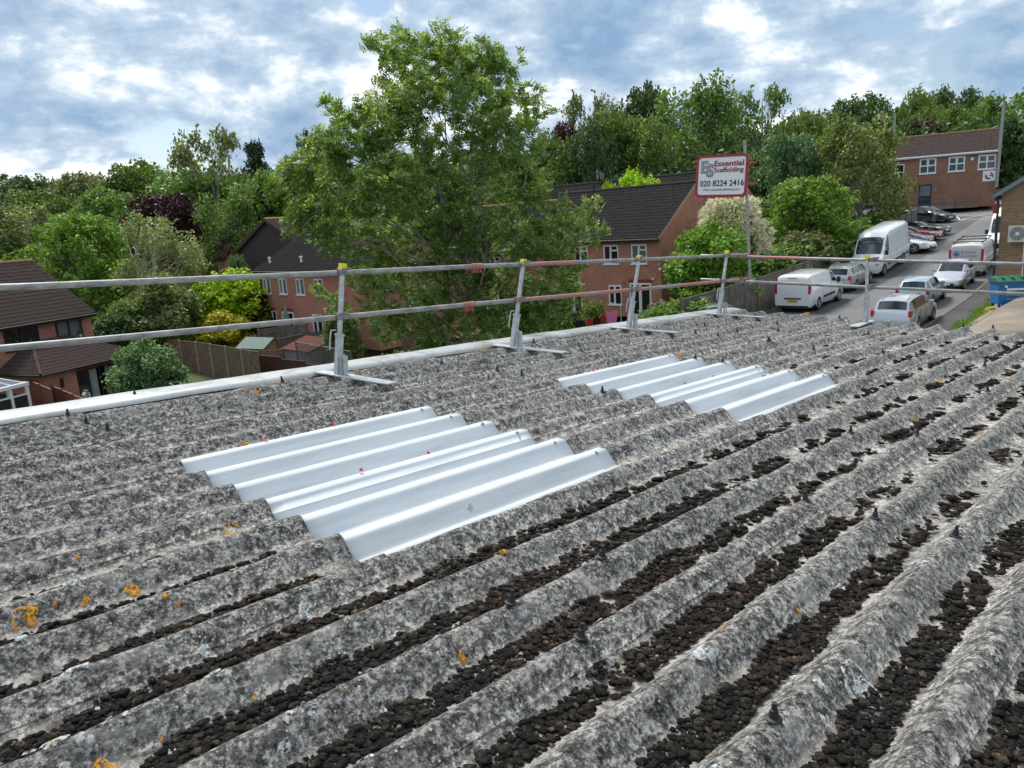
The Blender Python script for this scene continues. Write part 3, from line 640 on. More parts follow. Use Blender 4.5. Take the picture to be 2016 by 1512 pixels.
# flue pole at the right, and background pole at the left
def pole(name,label,cat,px,p0,p1,Y,r,mt):
    a=P(px[0],p0,Y);b=P(px[1],p1,Y)
    t=thing(name,label,cat,b); MB().tube((0,0,0),a-b,r,10,r*.8).build('shaft',mt,t); return t
MG=mat('lamp_steel',(.30,.31,.30),.5,.3,var=.2)
t=pole('flue_pipe','tall slim grey metal pipe standing against the right end of the office','flue',(1977,1968),198,300,75,.14,MG)
MB().tube((0,0,0),(-.1,0,-3.2),.14,10).build('lower_pipe',MG,t)
t=pole('utility_pole','pale green pole top rising among trees left of the office roof','pole',(1762,1759),222,300,92,.16,mat('pole_green',(.25,.33,.24),.7,var=.2))

# ================================================================== RIGHT BUILDING
pr=P(1974,371,35.5); zrb=-4.95
RB=thing('brick_warehouse','buff brick gable wall at the right edge behind the blue bin','building',(pr.x,pr.y,zrb),LR)
hb=pr.z-zrb; wb=9.0
mb=MB(); mb.add([(0,0,0),(wb,0,0),(wb,0,hb),(wb/2,0,hb+wb/2*.62),(0,0,hb),(0,9,0),(0,9,hb),(wb,9,0),(wb,9,hb),(wb/2,9,hb+wb/2*.62)],[(0,1,2,3,4),(0,4,6,5),(1,7,8,2),(5,6,9,8,7)]); mb.build('wall',M['brick_buff'],RB)
mb=MB()
for x0,x1 in((-.3,wb/2),(wb+.3,wb/2)):
    z0=hb-.3*.62; z1=hb+wb/2*.62
    mb.add([(x0,-.3,z0),(x0,9,z0),(x1,9,z1),(x1,-.3,z1),(x0,-.3,z0-.05),(x0,9,z0-.05),(x1,9,z1-.05),(x1,-.3,z1-.05)],[(0,1,2,3),(4,7,6,5),(0,3,7,4),(0,4,5,1)])
mb.build('roof',M['tile_brown'],RB)
b=MB()
x0,x1=-.3,wb/2; z0=hb-.3*.62-.055;z1=hb+wb/2*.62-.055
b.add([(x0,-.33,z0),(x1,-.33,z1),(x1,-.33,z1-.2),(x0,-.33,z0-.2),(x0,-.3,z0),(x1,-.3,z1),(x1,-.3,z1-.2),(x0,-.3,z0-.2)],[(0,1,2,3),(4,7,6,5),(0,4,5,1),(3,2,6,7)])
b.build('bargeboard',mat('barge_blue',(.16,.21,.26),.6),RB)
MB().tube((-.12,-.08,hb-.6),(-.12,-.08,0),.06,8).path([(-.3,-.2,hb-.25),(-.12,-.08,hb-.6)],[.06,.06],8).build('drainpipe',mat('pipe_brown',(.03,.022,.02),.5),RB)
MB().bb(-.35,-.2,.1,.4,hb-1.1,hb-.65).build('red_pipe',mat('red_paint',(.45,.02,.015),.5),RB)
MB().path([(1.0,-.05,.2),(1.0,-.05,hb-.4),(1.1,-.05,hb-.2),(1.6,-.05,hb-.15)],[.03]*4,8).build('white_pipe',M['white'],RB)
rot=Matrix.Rotation(LR,4,'Z')
ac=thing('air_conditioner','white outdoor air conditioning unit on the buff brick wall','air conditioner',Vector((pr.x,pr.y,zrb))+rot@Vector((.42,-.45,2.55)),LR)
cab=MB(); cab.bb(0,.95,0,.36,0,.72); bo=cab.build('cabinet',mat('ac_beige',(.55,.53,.47),.5),ac)
mb=MB().lathe([(.0,-.012),(.07,-.03),(.08,-.012)],16,'y',(.36,0,.37)); mb.build('fan_hub',M['white'],ac)
mb=MB()
for r in np.linspace(.09,.29,9): mb.lathe([(r-.006,-.01),(r-.006,-.02),(r+.006,-.02),(r+.006,-.01)],24,'y',(.36,0,.37))
for i in range(8):
    a=i*math.pi/4; mb.box((.36+.19*math.cos(a),-.016,.37+.19*math.sin(a)),(.22,.008,.012),Matrix.Rotation(-a,3,'Y'))
mb.build('fan_grille',M['galv'],ac); MB().lathe([(0,-.004),(.30,-.004),(.3,0)],24,'y',(.36,0,.37)).build('fan_recess',M['dark'],ac)
mb=MB(); mb.bb(.74,.9,-.01,0,.42,.6); mb.build('panel',M['galv'],ac)
MB().bb(.05,.09,0,.44,-.05,-.005).bb(.85,.89,0,.44,-.05,-.005).build('bracket',M['lead'],ac)
# ================================================================== FENCES AND GARDEN THINGS
def fence(label,pts,h,mt,post=None,pl=1.83,slope=False,rail=False,bw=.12,cap=True,group=None,post_m=None):
    """pts: list of Vector tops; panels between posts"""
    a0=pts[0]; t=thing('garden_fence',label,'fence',(a0.x,a0.y,a0.z-h),0,group); O=Vector((a0.x,a0.y,a0.z-h))
    pw=post_m or mt
    mes={}
    for a,b in zip(pts,pts[1:]):
        L_=(b-a).length; n=max(1,int(round(L_/pl)))
        for i in range(n):
            p=a.lerp(b,i/n)-O; q=a.lerp(b,(i+1)/n)-O
            d=Vector((q.x-p.x,q.y-p.y,0)); ln=d.length; d.normalize(); nn=Vector((-d.y,d.x,0)); dz=(q.z-p.z)
            k=max(3,int(ln/bw))
            for j in range(k):
                mb=MB()
                x0=ln*j/k+.003;x1=ln*(j+1)/k-.003; zt=p.z+(dz*(j+.5)/k if slope else 0)-.03+random.uniform(-.008,.008); off=.012*(j%2)
                vs=[]
                for x in(x0,x1):
                    for y in(-.009+off,.009+off):
                        for z in(zt-h,zt): w=p+d*x+nn*y; vs.append((w.x,w.y,z))
                key=None
                o_=mb.add(vs,[(0,1,3,2),(4,6,7,5),(0,4,5,1),(2,3,7,6),(1,5,7,3)])
                mes.setdefault('b',MB()) 
                if L_ and fence.board_budget>0 and bw>.1: fence.board_budget-=1; o_.build('fence_board',mt,t)
                else: mes['b'].add(vs,[(0,1,3,2),(4,6,7,5),(0,4,5,1),(2,3,7,6),(1,5,7,3)])
            mr=MB(); 
            for zz in ((-.0,-.35,-h+.2) if rail else (-.0,)):
                zt=p.z+zz; vs=[]
                for x in(0,ln):
                    for y in(-.03,.035):
                        for z in(-.02,.025): w=p+d*x+nn*y; vs.append((w.x,w.y,zt+z+(dz*x/ln if slope else 0)))
                mr.add(vs,[(0,1,3,2),(4,6,7,5),(0,4,5,1),(2,3,7,6),(1,5,7,3),(0,2,6,4)])
            mr.build('fence_rail',mt,t)
            mp=MB(); mp.box(p+Vector((0,0,-h/2+.04)),(.1,.1,h+.1),Matrix.Rotation(math.atan2(d.y,d.x),3,'Z')); mp.build('fence_post',pw,t)
    if mes.get('b') and mes['b'].v: o=mes['b'].build('fence_boards',mt,t); o['kind']='stuff'
    return t
fence.board_budget=420
post_c=mat('concrete_post',(.34,.30,.24),.9,var=.2)
fence('weathered brown wooden garden fence with pale posts below the shed',[Pz(322,668,-6.3),Pz(385,674,-6.3),Pz(508,694,-6.45)],2.35,M['wood'],post_m=post_c)
fence('dark red-brown stained fence below the lattice panels',[Pz(508,700,-6.95),Pz(600,716,-7.2),Pz(705,738,-7.3)],1.9,M['wood_red'])
fence('terracotta painted fence beside the white conservatory, stepping down to the right',[Pz(40,742,-6.55),Pz(100,767,-6.55)],2.0,M['wood_redlight'])
fence('lower terracotta and grey fence panel before the sliding glass doors',[Pz(101,760,-6.9),Pz(168,788,-6.95)],1.8,M['wood_redlight'])
fence('grey weathered long back fence behind the shed',[Pz(508,650,-6.25),Pz(560,642,-6.2),Pz(648,636,-6.1)],1.9,M['wood_grey'],rail=True)
fence('weathered fence with rails between shed and back fence',[Pz(548,668,-6.5),Pz(594,655,-6.4),Pz(652,648,-6.3)],1.7,M['wood_grey'],rail=True)
fence('brown garden fence behind the ash trunk',[Pz(650,664,-6.5),Pz(720,656,-6.45),Pz(840,648,-6.4)],1.8,M['wood'])
fence('short fence panel between the shrubs left of the weathered fence',[Pz(250,640,-6.6),Pz(322,652,-6.7)],1.8,M['wood_grey'])
# long roadside fence
pts=[]
for s_ in (-9,-4,1,6,11,16,21,26,31): p=road(s_,8.85); pts.append(Vector((p.x,p.y,g(p.x,p.y)+1.85)))
fence('long grey close-boarded fence along the left edge of the road behind the white vans',pts,1.95,M['wood_grey'],slope=True,bw=.14)
# lattice (trellis) panels
def trellis(label,a,b,h,group=None):
    O=a-Vector((0,0,h)); t=thing('trellis_panel',label,'trellis',O,0,group); a=a-O;b=b-O
    d=(b-a); ln=math.hypot(d.x,d.y); dx=Vector((d.x/ln,d.y/ln,d.z/ln))
    mb=MB(); st=.17
    def seg(x0,z0,x1,z1): mb.tube(a+dx*x0+Vector((0,0,z0-h)),a+dx*x1+Vector((0,0,z1-h)),.019,4,caps=False)
    k=-h
    while k<ln:
        x0=max(k,0); z0=x0-k; x1=min(k+h,ln); z1=x1-k
        if x1>x0: seg(x0,z0,x1,z1); seg(x0,h-z0,x1,h-z1)
        k+=st*1.4142
    mb.build('lattice',M['wood_grey'],t)
    fr=MB()
    for z in(-h,0): fr.path([a+Vector((0,0,z)),b+Vector((0,0,z))],[.035,.035],4)
    for p in(a,b): fr.path([p+Vector((0,0,-h-.1)),p+Vector((0,0,.08))],[.05,.05],4)
    fr.build('frame',M['wood_grey'],t); return t
ta,tb,tcc=Pz(582,673,-6.35),Pz(632,682,-6.4),Pz(690,692,-6.45)
trellis('left grey diamond lattice panel standing on the dark red-brown fence',ta,tb,1.1,'lattice panels on the fence')
trellis('right grey diamond lattice panel nearest the first guard rail post',tb+Vector((.08,0,0)),tcc,1.1,'lattice panels on the fence')
trellis('small low diamond lattice below the shed',Pz(512,692,-6.95),Pz(556,688,-6.95),.55)
# shed
sp_=Pz(468,680,-6.75)
sh=thing('garden_shed','small wooden garden shed with green felt roof in the fenced gardens','shed',(sp_.x,sp_.y,-8.6),LR+.25)
w_,d_,e_,r_=2.3,1.7,1.75,.5
hb_=MB()
n=int(e_/.12)
for i in range(n):
    z=i*e_/n; z1=(i+1)*e_/n
    for (p,q,nn) in (((0,0),(w_,0),(0,-1)),((w_,0),(w_,d_),(1,0))):
        p_=Vector((*p,0));q_=Vector((*q,0));o_=Vector((*nn,0))*.018
        MB().add([p_+o_+Vector((0,0,z)),q_+o_+Vector((0,0,z)),q_+Vector((0,0,z1)),p_+Vector((0,0,z1)),p_+Vector((0,0,z)),q_+Vector((0,0,z))],[(0,1,2,3),(0,4,5,1)]).build('plank',M['shedwood'],sh)
hb_.add([(0,.0,0),(w_,0,0),(w_,d_,0),(0,d_,0),(0,0,e_),(w_,0,e_),(w_,d_,e_),(0,d_,e_)],[(0,1,5,4),(1,2,6,5),(2,3,7,6),(3,0,4,7)])
hb_.add([(w_,0,e_),(w_,d_,e_),(w_,d_/2,e_+r_)],[(0,1,2)]).add([(0,0,e_),(0,d_,e_),(0,d_/2,e_+r_)],[(0,1,2)])
hb_.build('wall',M['shedwood'],sh)
MB().add([(-.12,-.12,e_-.06),(w_+.12,-.12,e_-.06),(w_+.12,d_/2,e_+r_+.02),(-.12,d_/2,e_+r_+.02),(-.12,d_+.12,e_-.06),(w_+.12,d_+.12,e_-.06)],[(0,1,2,3),(3,2,5,4)]).build('roof',M['felt'],sh)
b=MB()
for x in(w_+.12,-.14): 
    for (ya,za),(yb,zb) in(((-.13,e_-.08),(d_/2,e_+r_)),((d_/2,e_+r_),(d_+.13,e_-.08))): b.add([(x,ya,za+.03),(x,yb,zb+.03),(x,yb,zb-.08),(x,ya,za-.08),(x+.02,ya,za+.03),(x+.02,yb,zb+.03),(x+.02,yb,zb-.08),(x+.02,ya,za-.08)],[(0,1,2,3),(4,7,6,5),(0,4,5,1),(3,2,6,7)])
b.build('bargeboard',M['wood_grey'],sh)
# outhouse with clay tiles behind the lattice
op=Pz(560,690,-7.1); oh=thing('lean_to','small grey lean-to with orange clay tiled roof behind the lattice','lean-to',(op.x,op.y,-8.6),LR)
MB().bb(0,2.9,0,1.6,0,1.6).build('wall',M['lead'],oh)
MB().add([(-.1,-.15,1.6),(3.0,-.15,1.6),(3.0,1.7,2.15),(-.1,1.7,2.15)],[(0,1,2,3)]).build('roof',M['terracotta'],oh)
up=Vector((0,1.85,.55)); tile_slope(oh.children[-1],(-.1,-.15,1.61),(1,0,0),up.normalized(),3.1,up.length,M['terracotta'],True,tw=.24,th=.27)
# parasol
pp=G(564,655); pp=P(565,640,54); pz=g(pp.x,pp.y)
pa_=thing('parasol','closed pale green garden parasol standing before the white patio door','parasol',(pp.x,pp.y,pz))
vs=[];n=16
for r,z in((.03,2.75),(.10,2.5),(.16,1.9),(.2,1.25),(.17,1.05)):
    for k in range(n): a=2*math.pi*k/n; q=r*(1+.28*math.cos(a*8)); vs.append((q*math.cos(a),q*math.sin(a),z))
MB().add(vs,[(i*n+k,i*n+(k+1)%n,(i+1)*n+(k+1)%n,(i+1)*n+k) for i in range(4) for k in range(n)]).build('canopy',mat('parasol_green',(.24,.36,.31),.85),pa_)
MB().tube((0,0,0),(0,0,2.85),.022,8).build('pole',M['galv'],pa_); MB().lathe([(0,0),(.25,0),(.23,.08),(0,.1)],12,'z').build('base',M['lead'],pa_)
# hose reel
hp=Pz(170,779,-7.6)
hr_=thing('hose_reel','round cream garden hose reel hanging on the fence before the glass doors','hose reel',hp,a20)
MB().lathe([(.09,-.1),(.2,-.1),(.21,-.06),(.21,.06),(.2,.1),(.09,.1),(.09,-.1)],20,'y').build('hose',mat('hose_cream',(.55,.52,.42),.6),hr_)
MB().bb(-.05,.05,-.12,.12,-.3,.3).build('bracket',M['lead'],hr_)
# laundry line
la,lb=Pz(1118,634,-5.05),Pz(1222,605,-4.6)
lt=thing('washing_line','thin washing line sagging before the terrace wall','washing line',la)
def lp(t): p=la.lerp(lb,t); p.z-=.12*math.sin(math.pi*t); return p
MB().path([lp(i/10)-la for i in range(11)],[.006]*11,4).build('cord',M['black'],lt)
mb=MB(); 
for p in(la,lb): mb.tube(p-la+Vector((0,0,.1)),Vector((p.x-la.x,p.y-la.y,g(p.x,p.y)-la.z)),.03,8)
mb.build('post',M['galv'],lt)
def garment(label,cat,t0,t1,h,col,sleeves=False):
    a,b=lp(t0),lp(t1); t=thing('garment',label,cat,a); d=b-a; w=d.length; nx_,nz=8,8; vs=[]
    nn=Vector((-d.y,d.x,0)).normalized()
    for j in range(nz+1):
        for i in range(nx_+1):
            u_=i/nx_; v_=j/nz; ww=1-.25*v_+.06*math.sin(v_*7)
            p=d*(.5+(u_-.5)*ww)+Vector((0,0,-h*v_-.02*math.sin(u_*9)))+nn*(.05*math.sin(u_*11+v_*3)*v_)
            vs.append(p)
    f=[(j*(nx_+1)+i,j*(nx_+1)+i+1,(j+1)*(nx_+1)+i+1,(j+1)*(nx_+1)+i) for j in range(nz) for i in range(nx_)]
    MB().add(vs,f).build('cloth',mat('cloth_'+label[:5],col,.9),t,True)
    mb=MB(); 
    for k in(.1,.9): mb.bb(d.x*k-.01,d.x*k+.01,d.y*k-.02,d.y*k+.02,-.05,.04)
    mb.build('peg',M['yellow'],t)
garment('black garment hanging leftmost on the washing line','laundry',.10,.32,.95,(.01,.01,.012))
garment('bright red garment hanging second from the left on the washing line','laundry',.34,.46,.75,(.5,.01,.03))
garment('black garment hanging between the two red ones on the washing line','laundry',.47,.6,.9,(.015,.01,.015))
garment('dark red garment hanging directly left of the pink one','laundry',.61,.7,.7,(.42,.01,.02))
garment('pink garment hanging rightmost on the washing line','laundry',.72,.93,1.05,(.75,.18,.38))
# ================================================================== BLUE BIN
bp=P(1964,586,32.2); bz=g(bp.x,bp.y)+.1
bn=thing('wheeled_bin','large blue commercial wheeled bin with green lid at the right edge','bin',(bp.x,bp.y,bz),R_(-14))
mblue=mat('bin_blue',(.012,.135,.36),.45,var=.12); mgreen=mat('bin_green',(.02,.12,.075),.5)
mb=MB(); mb.add([(.06,.03,.16),(1.36,.03,.16),(1.36,.97,.16),(.06,.97,.16),(0,0,1.05),(1.42,0,1.05),(1.42,1.05,1.05),(0,1.05,1.05)],[(0,1,5,4),(1,2,6,5),(2,3,7,6),(3,0,4,7),(3,2,1,0)])
mb.bb(-.03,1.45,-.03,.0,1.0,1.08); 
for x in (.12,.5,.9,1.28): mb.bb(x-.02,x+.02,-.005,.03,.2,1.0)
mb.build('body',mblue,bn)
mb=MB().prism([(-.06,1.08),(-.06,1.14),(.15,1.25),(.9,1.3),(1.08,1.2),(1.08,1.08)],'x',-.05,1.47)
for i in range(4): mb.bb(.15+i*.36,.24+i*.36,.05,.95,1.26,1.31)
mb.build('lid',mgreen,bn)
for x in(.12,1.28):
    for y in(.12,.9): w=MB().lathe([(0,-.03),(.085,-.03),(.09,0),(.085,.03),(0,.03)],14,'x',(x,y,.09)).build('wheel',M['black'],bn)
l1=text('Dumpy Bin',.2,M['white'],bn,offset=.006); l1.location=(.32,-.012,.56); l1.rotation_euler=(R_(88),0,0)
MB().bb(.32,1.1,-.014,-.004,.76,.84).build('lettering',M['white'],bn)
l1=text('01483 898989',.085,M['white'],bn); l1.location=(.36,-.002,.36); l1.rotation_euler=(R_(88),0,0)
MB().lathe([(0,-.03),(.05,-.03),(.06,-.005)],10,'y',(.3,0,.92)).lathe([(0,-.03),(.05,-.03),(.06,-.005)],10,'y',(1.12,0,.92)).build('lock',M['white'],bn)
# small concrete block / yellow foot beside it
yb=thing('kerb_block','small yellow painted block on the ground left of the blue bin','block',(bp.x-.35,bp.y-.1,bz-.02),.3)
MB().box((0,0,.06),(.35,.25,.12),None,0,.15).build('block',mat('yellow_paint',(.4,.33,.06),.8,var=.3),yb)

# ================================================================== VEHICLES
def paint_m(name,col,metal=0.0,rough=.25): return mat(name,col,rough,metal,coat=.8)
PT={'white':paint_m('paint_white',(.72,.74,.76)),'silver':paint_m('paint_silver',(.42,.44,.46),.7,.3),'silver2':paint_m('paint_silver2',(.50,.53,.58),.65,.3),'iceblue':paint_m('paint_ice_blue',(.33,.43,.48),.5,.3),
    'black':paint_m('paint_black',(.008,.008,.010)),'red':paint_m('paint_red',(.33,.012,.02)),'grey':paint_m('paint_grey',(.2,.21,.22),.5),'offwhite':paint_m('paint_offwhite',(.56,.57,.56))}
M['lampred']=mat('tail_lamp',(.42,.01,.015),.15,coat=.5); M['lampclear']=mat('head_lamp',(.5,.53,.56),.12,.3,coat=1); M['plate_y']=mat('plate_yellow',(.62,.42,.02),.5); M['plate_w']=mat('plate_white',(.7,.7,.66),.5)
M['trim']=mat('black_trim',(.02,.02,.021),.55); M['alloy']=mat('alloy',(.45,.46,.47),.35,.8); M['ink']=mat('black_ink',(.01,.01,.01),.6)
def make_vehicle(name,label,cat,spec,paint,s,t,head,group=None,plate=None,front_plate=None):
    """spec: L,H,W,wr,wb=(xf,xr), st=[(x,zb,zr,wf,rf)], cabin windows list of (x0,x1) sides, ws=(i0,i1) x-range windscreen, rw"""
    L_,Wd,wr=spec['L'],spec['W'],spec['wr']; z0=.2
    st=spec['st']; X=[a[0] for a in st]
    base=sorted(set(X)|set(sum([[xw+(wr+.055)*math.cos(R_(a)) for a in range(0,181,30)] for xw in spec['wheels']],[])))
    def zlow(x):
        z=z0+(.12*max(0,1-x/.5) if x<.5 else 0)+(.1*max(0,1-(L_-x)/.5))
        for xw in spec['wheels']:
            q=(wr+.055)**2-(x-xw)**2
            if q>0: z=max(z,wr+math.sqrt(q)-.0)
            elif abs(x-xw)<wr+.06: z=max(z,wr*.9)
        return z
    V=[];ring=[]
    for x in base:
        zb=interp(x,X,[a[1] for a in st]); zr=interp(x,X,[a[2] for a in st]); wf=interp(x,X,[a[3] for a in st]); rf=interp(x,X,[a[4] for a in st])
        hw=Wd/2*wf; hr=Wd/2*rf; zl=zlow(x); z1=max(zl+.02,min(.42,zb-.15)); z2=max(z1+.02,lerp(.42,zb,.55))
        z1=max(z1,zl+.02)
        if zr-zb<.06: pr=[(hw*.9,zl),(hw*.985,z1),(hw,z2),(hw*.975,zb-.05),(hw*.9,zb),(hw*.8,zb+.015),(hw*.5,zb+.035),(0,zb+.045)]
        else: pr=[(hw*.9,zl),(hw*.985,z1),(hw,z2),(hw*.985,zb-.04),(hw*.955,zb),(lerp(hw*.955,hr,.93),lerp(zb,zr,.9)),(hr*.8,zr-.005),(0,zr+.02)]
        ring.append(pr); V+= [(x,-y,z) for y,z in pr]+[(x,y,z) for y,z in pr[::-1][1:]]
    n=15; F=[]
    for i in range(len(base)-1):
        for k in range(n-1): F.append((i*n+k,(i+1)*n+k,(i+1)*n+k+1,i*n+k+1))
    F.append(tuple(range(n))); F.append(tuple(((len(base)-1)*n+k) for k in range(n))[::-1])
    hv=KD*math.cos(head)+KN*math.sin(head)   # direction of the nose
    c=road(s,t); fr=c+hv*(L_/2); bk=c-hv*(L_/2)
    zc=g(c.x,c.y); pitch=math.atan2(g(fr.x,fr.y)-g(bk.x,bk.y),L_)
    # local x runs from nose (0) to tail (L)
    xa=-hv; xa3=Vector((xa.x*math.cos(pitch),xa.y*math.cos(pitch),-math.sin(pitch))); ya=Vector((0,0,1)).cross(xa3).normalized(); za=xa3.cross(ya)
    mt_=Matrix((xa3,ya,za)).transposed().to_4x4(); ctr=Vector((c.x,c.y,(g(fr.x,fr.y)+g(bk.x,bk.y))/2+.012))
    mt_=Matrix.Translation(ctr-xa3*(L_/2))@mt_
    T=thing(name,label,cat,group=group,matrix=mt_)
    mb=MB().add(V,F); body=mb.build('body',paint,T,True)
    # under body / inner dark box
    MB().bb(.25,L_-.25,-Wd/2+.2,Wd/2-.2,.22,min(a[1] for a in st)-.12).build('underbody',M['dark'],T)
    def bar(x,side,zt):  # point on surface side at fraction between rows
        pr=[ (lerp(a[0],b[0],f_),lerp(a[1],b[1],f_)) for a,b in zip(*[ring[j] for j in idx(x)]) for f_ in [fr_(x)]]
        return pr
    def idx(x):
        for j in range(len(base)-1):
            if base[j]<=x<=base[j+1]: return j,j+1
        return len(base)-2,len(base)-1
    def fr_(x): j=idx(x)[0]; return (x-base[j])/max(1e-6,base[j+1]-base[j])
    def sect(x): a,b=idx(x); f_=fr_(x); return [(lerp(p[0],q[0],f_),lerp(p[1],q[1],f_)) for p,q in zip(ring[a],ring[b])]
    gm=M['carglass']
    for (xa_,xb_,*ex_) in spec.get('side',[]):
        xta=ex_[0] if ex_ else xa_; xtb=ex_[1] if len(ex_)>1 else xb_
        for sd_ in(-1,1):
            vs=[];kk=5
            for r_i,fv in enumerate((.08,.93)):
                for k in range(kk+1):
                    f_=k/kk; x=lerp(lerp(xa_,xb_,f_),lerp(xta,xtb,f_),fv); q=sect(x); a,b=q[4],q[5]
                    y=lerp(a[0],b[0],fv)+.010; z=lerp(a[1],b[1],fv); vs.append((x,sd_*y,z))
            MB().add(vs,[(k,k+1,kk+1+k+1,kk+1+k) for k in range(kk)]).build('side_window',gm,T)
    for nm_,key in(('windscreen','ws'),('rear_window','rw')):
        if key not in spec: continue
        xa_,xb_=spec[key]; vs=[]; cols=[-.9,-.55,-.2,.2,.55,.9]; rows=4; sgn=-1 if key=='ws' else 1
        zz=spec.get(key+'z',(.06,.94))
        for r_i in range(rows+1):
            f_=lerp(zz[0],zz[1],r_i/rows); x=lerp(xa_,xb_,f_); q=sect(x)
            for cfr in cols:
                ym=q[5][0]*.985; y=cfr*ym; ay=abs(y)
                pts=[(q[7][0],q[7][1]),(q[6][0],q[6][1]),(q[5][0],q[5][1])]
                z=interp(ay,[p[0] for p in pts],[p[1] for p in pts])
                vs.append((x+sgn*.012,y,z+.012))
        nc=len(cols); MB().add(vs,[(r*nc+k,r*nc+k+1,(r+1)*nc+k+1,(r+1)*nc+k) for r in range(rows) for k in range(nc-1)]).build(nm_,gm,T,True)
    if 'flatrear' in spec: # flat vertical rear glass on the end cap
        za_,zb_,hwf=spec['flatrear']; MB().bb(L_,L_+.012,-Wd/2*hwf,Wd/2*hwf,za_,zb_).build('rear_window',gm,T)
    # wheels
    for xw in spec['wheels']:
        for sd_ in(-1,1):
            y=sd_*(Wd/2-.085)
            ty=MB().lathe([(wr*.66,-.09),(wr*.93,-.1),(wr,-.07),(wr,.07),(wr*.93,.1),(wr*.66,.09)],26,'y',(0,0,0)).build('wheel',M['black'],T,True,(xw,y,wr))
            rm=MB(); yo=sd_*.07
            rm.lathe([(wr*.66,yo+sd_*.02),(wr*.6,yo),(wr*.58,yo-sd_*.06),(0.0,yo-sd_*.06)],22,'y',mi=1)
            rm.lathe([(wr*.68,yo+sd_*.018),(wr*.62,yo+sd_*.022),(wr*.60,yo)],22,'y')
            for k in range(spec.get('spokes',5)):
                a=2*math.pi*k/spec.get('spokes',5); rm.box((wr*.33*math.cos(a),yo,wr*.33*math.sin(a)),(wr*.62,.03,wr*.17),Matrix.Rotation(-a,3,'Y'))
            rm.lathe([(0,yo+sd_*.02),(wr*.14,yo+sd_*.02),(wr*.16,yo)],12,'y')
            rm.build('rim',[M['alloy'],M['dark']],ty,True)
            # arch lip
            lip=[];
            for a in range(-10,191,20): lip.append((xw+(wr+.06)*math.cos(R_(a)),sd_*(sect(xw)[1][0]+.004),wr+(wr+.06)*math.sin(R_(a))))
            MB().path(lip,[.018]*len(lip),4).build('arch_trim',spec.get('archm',paint),T)
    # lamps
    for sd_ in(-1,1):
        x,z,l_,h_,dy=spec['hl']; q=sect(x); yy=interp(z,[p[1] for p in q[:4]],[p[0] for p in q[:4]])
        b=bmesh.new(); bmesh.ops.create_icosphere(b,subdivisions=2,radius=1); 
        me=bpy.data.meshes.new('headlight'); 
        for v in b.verts: v.co=Vector((v.co.x*l_,v.co.y*.17,v.co.z*h_+v.co.x*h_*.35))
        b.to_mesh(me); b.free(); me.materials.append(M['lampclear']); o=link(bpy.data.objects.new('headlight',me),T); o.location=(x,sd_*(yy-.13),z); o.rotation_euler=(0,0,0)
        x,z,l_,h_=spec['tl']; q=sect(x); yy=interp(z,[p[1] for p in q[:5]],[p[0] for p in q[:5]])
        mb=MB(); mb.box((L_-l_/2+.008,sd_*(yy-.065),z),(l_,.14,h_)); o=mb.build('tail_light',M['lampred'],T); 
        bv=o.modifiers.new('b','BEVEL'); bv.width=.03; bv.segments=2
        # mirrors
        x,z=spec['mir']; q=sect(x); mw_=q[4][0]
        mb=MB().box((x,sd_*(mw_+.1),z+.06),(.12,.2,.15 if not spec.get('van') else .3)); o=mb.build('mirror',M['trim'] if spec.get('van') else paint,T); bv=o.modifiers.new('b','BEVEL'); bv.width=.03; bv.segments=2
        # door handles and seams
        for x in spec.get('doors',[]):
            q=sect(x); MB().box((x,sd_*(q[3][0]+.01),q[3][1]-.1),(.16,.03,.03)).build('door_handle',spec.get('hm',paint),T)
        for x in spec.get('seams',[]):
            q=sect(x); pts=[(x,sd_*(p[0]+.002),p[1]) for p in q[1:5]]; mb=MB().path(pts,[.006]*4,4); mb.build('door_seam',M['trim'],T)
        if spec.get('rub'): 
            x0_,x1_,z_=spec['rub']; MB().box(((x0_+x1_)/2,sd_*(sect((x0_+x1_)/2)[2][0]+.002),z_),(x1_-x0_,.03,.13)).build('rubbing_strip',M['trim'],T)
        if spec.get('rails'): 
            x0_,x1_=spec['rails']; pts=[]
            for k in range(7): x=lerp(x0_,x1_,k/6); q=sect(x); pts.append((x,sd_*q[6][0]*1.02,q[6][1]+(.0 if k in(0,6) else .06)))
            MB().path(pts,[.018]*7,6).build('roof_rail',spec.get('railm',M['alloy']),T)
    q=sect(0.03); zb=q[3][1]
    MB().box((.0,0,lerp(.3,zb,.42)),(.05,Wd*.5,.16)).build('grille',M['trim'],T)
    MB().box((.05,0,.27),(.1,Wd*.62,.12)).build('lower_grille',M['trim'],T)
    MB().box((L_-.03,0,.3),(.1,Wd*.84,.14)).build('rear_bumper',spec.get('bm',M['trim']),T)
    zp=spec.get('pz',.55)
    if plate:
        MB().bb(L_+.03,L_+.045,-.26,.26,zp-.055,zp+.055).build('number_plate',M['plate_y'],T)
        o=text(plate,.095,M['ink'],T,align='CENTER',offset=.002,sx=.9); o.matrix_local=Matrix.Translation((L_+.047,0,zp-.033))@Matrix.Rotation(R_(90),4,'Z')@Matrix.Rotation(R_(90),4,'X')
    MB().bb(-.045,-.03,-.26,.26,.38,.49).build('number_plate',M['plate_w'],T)
    return T
def S_(**k): return k
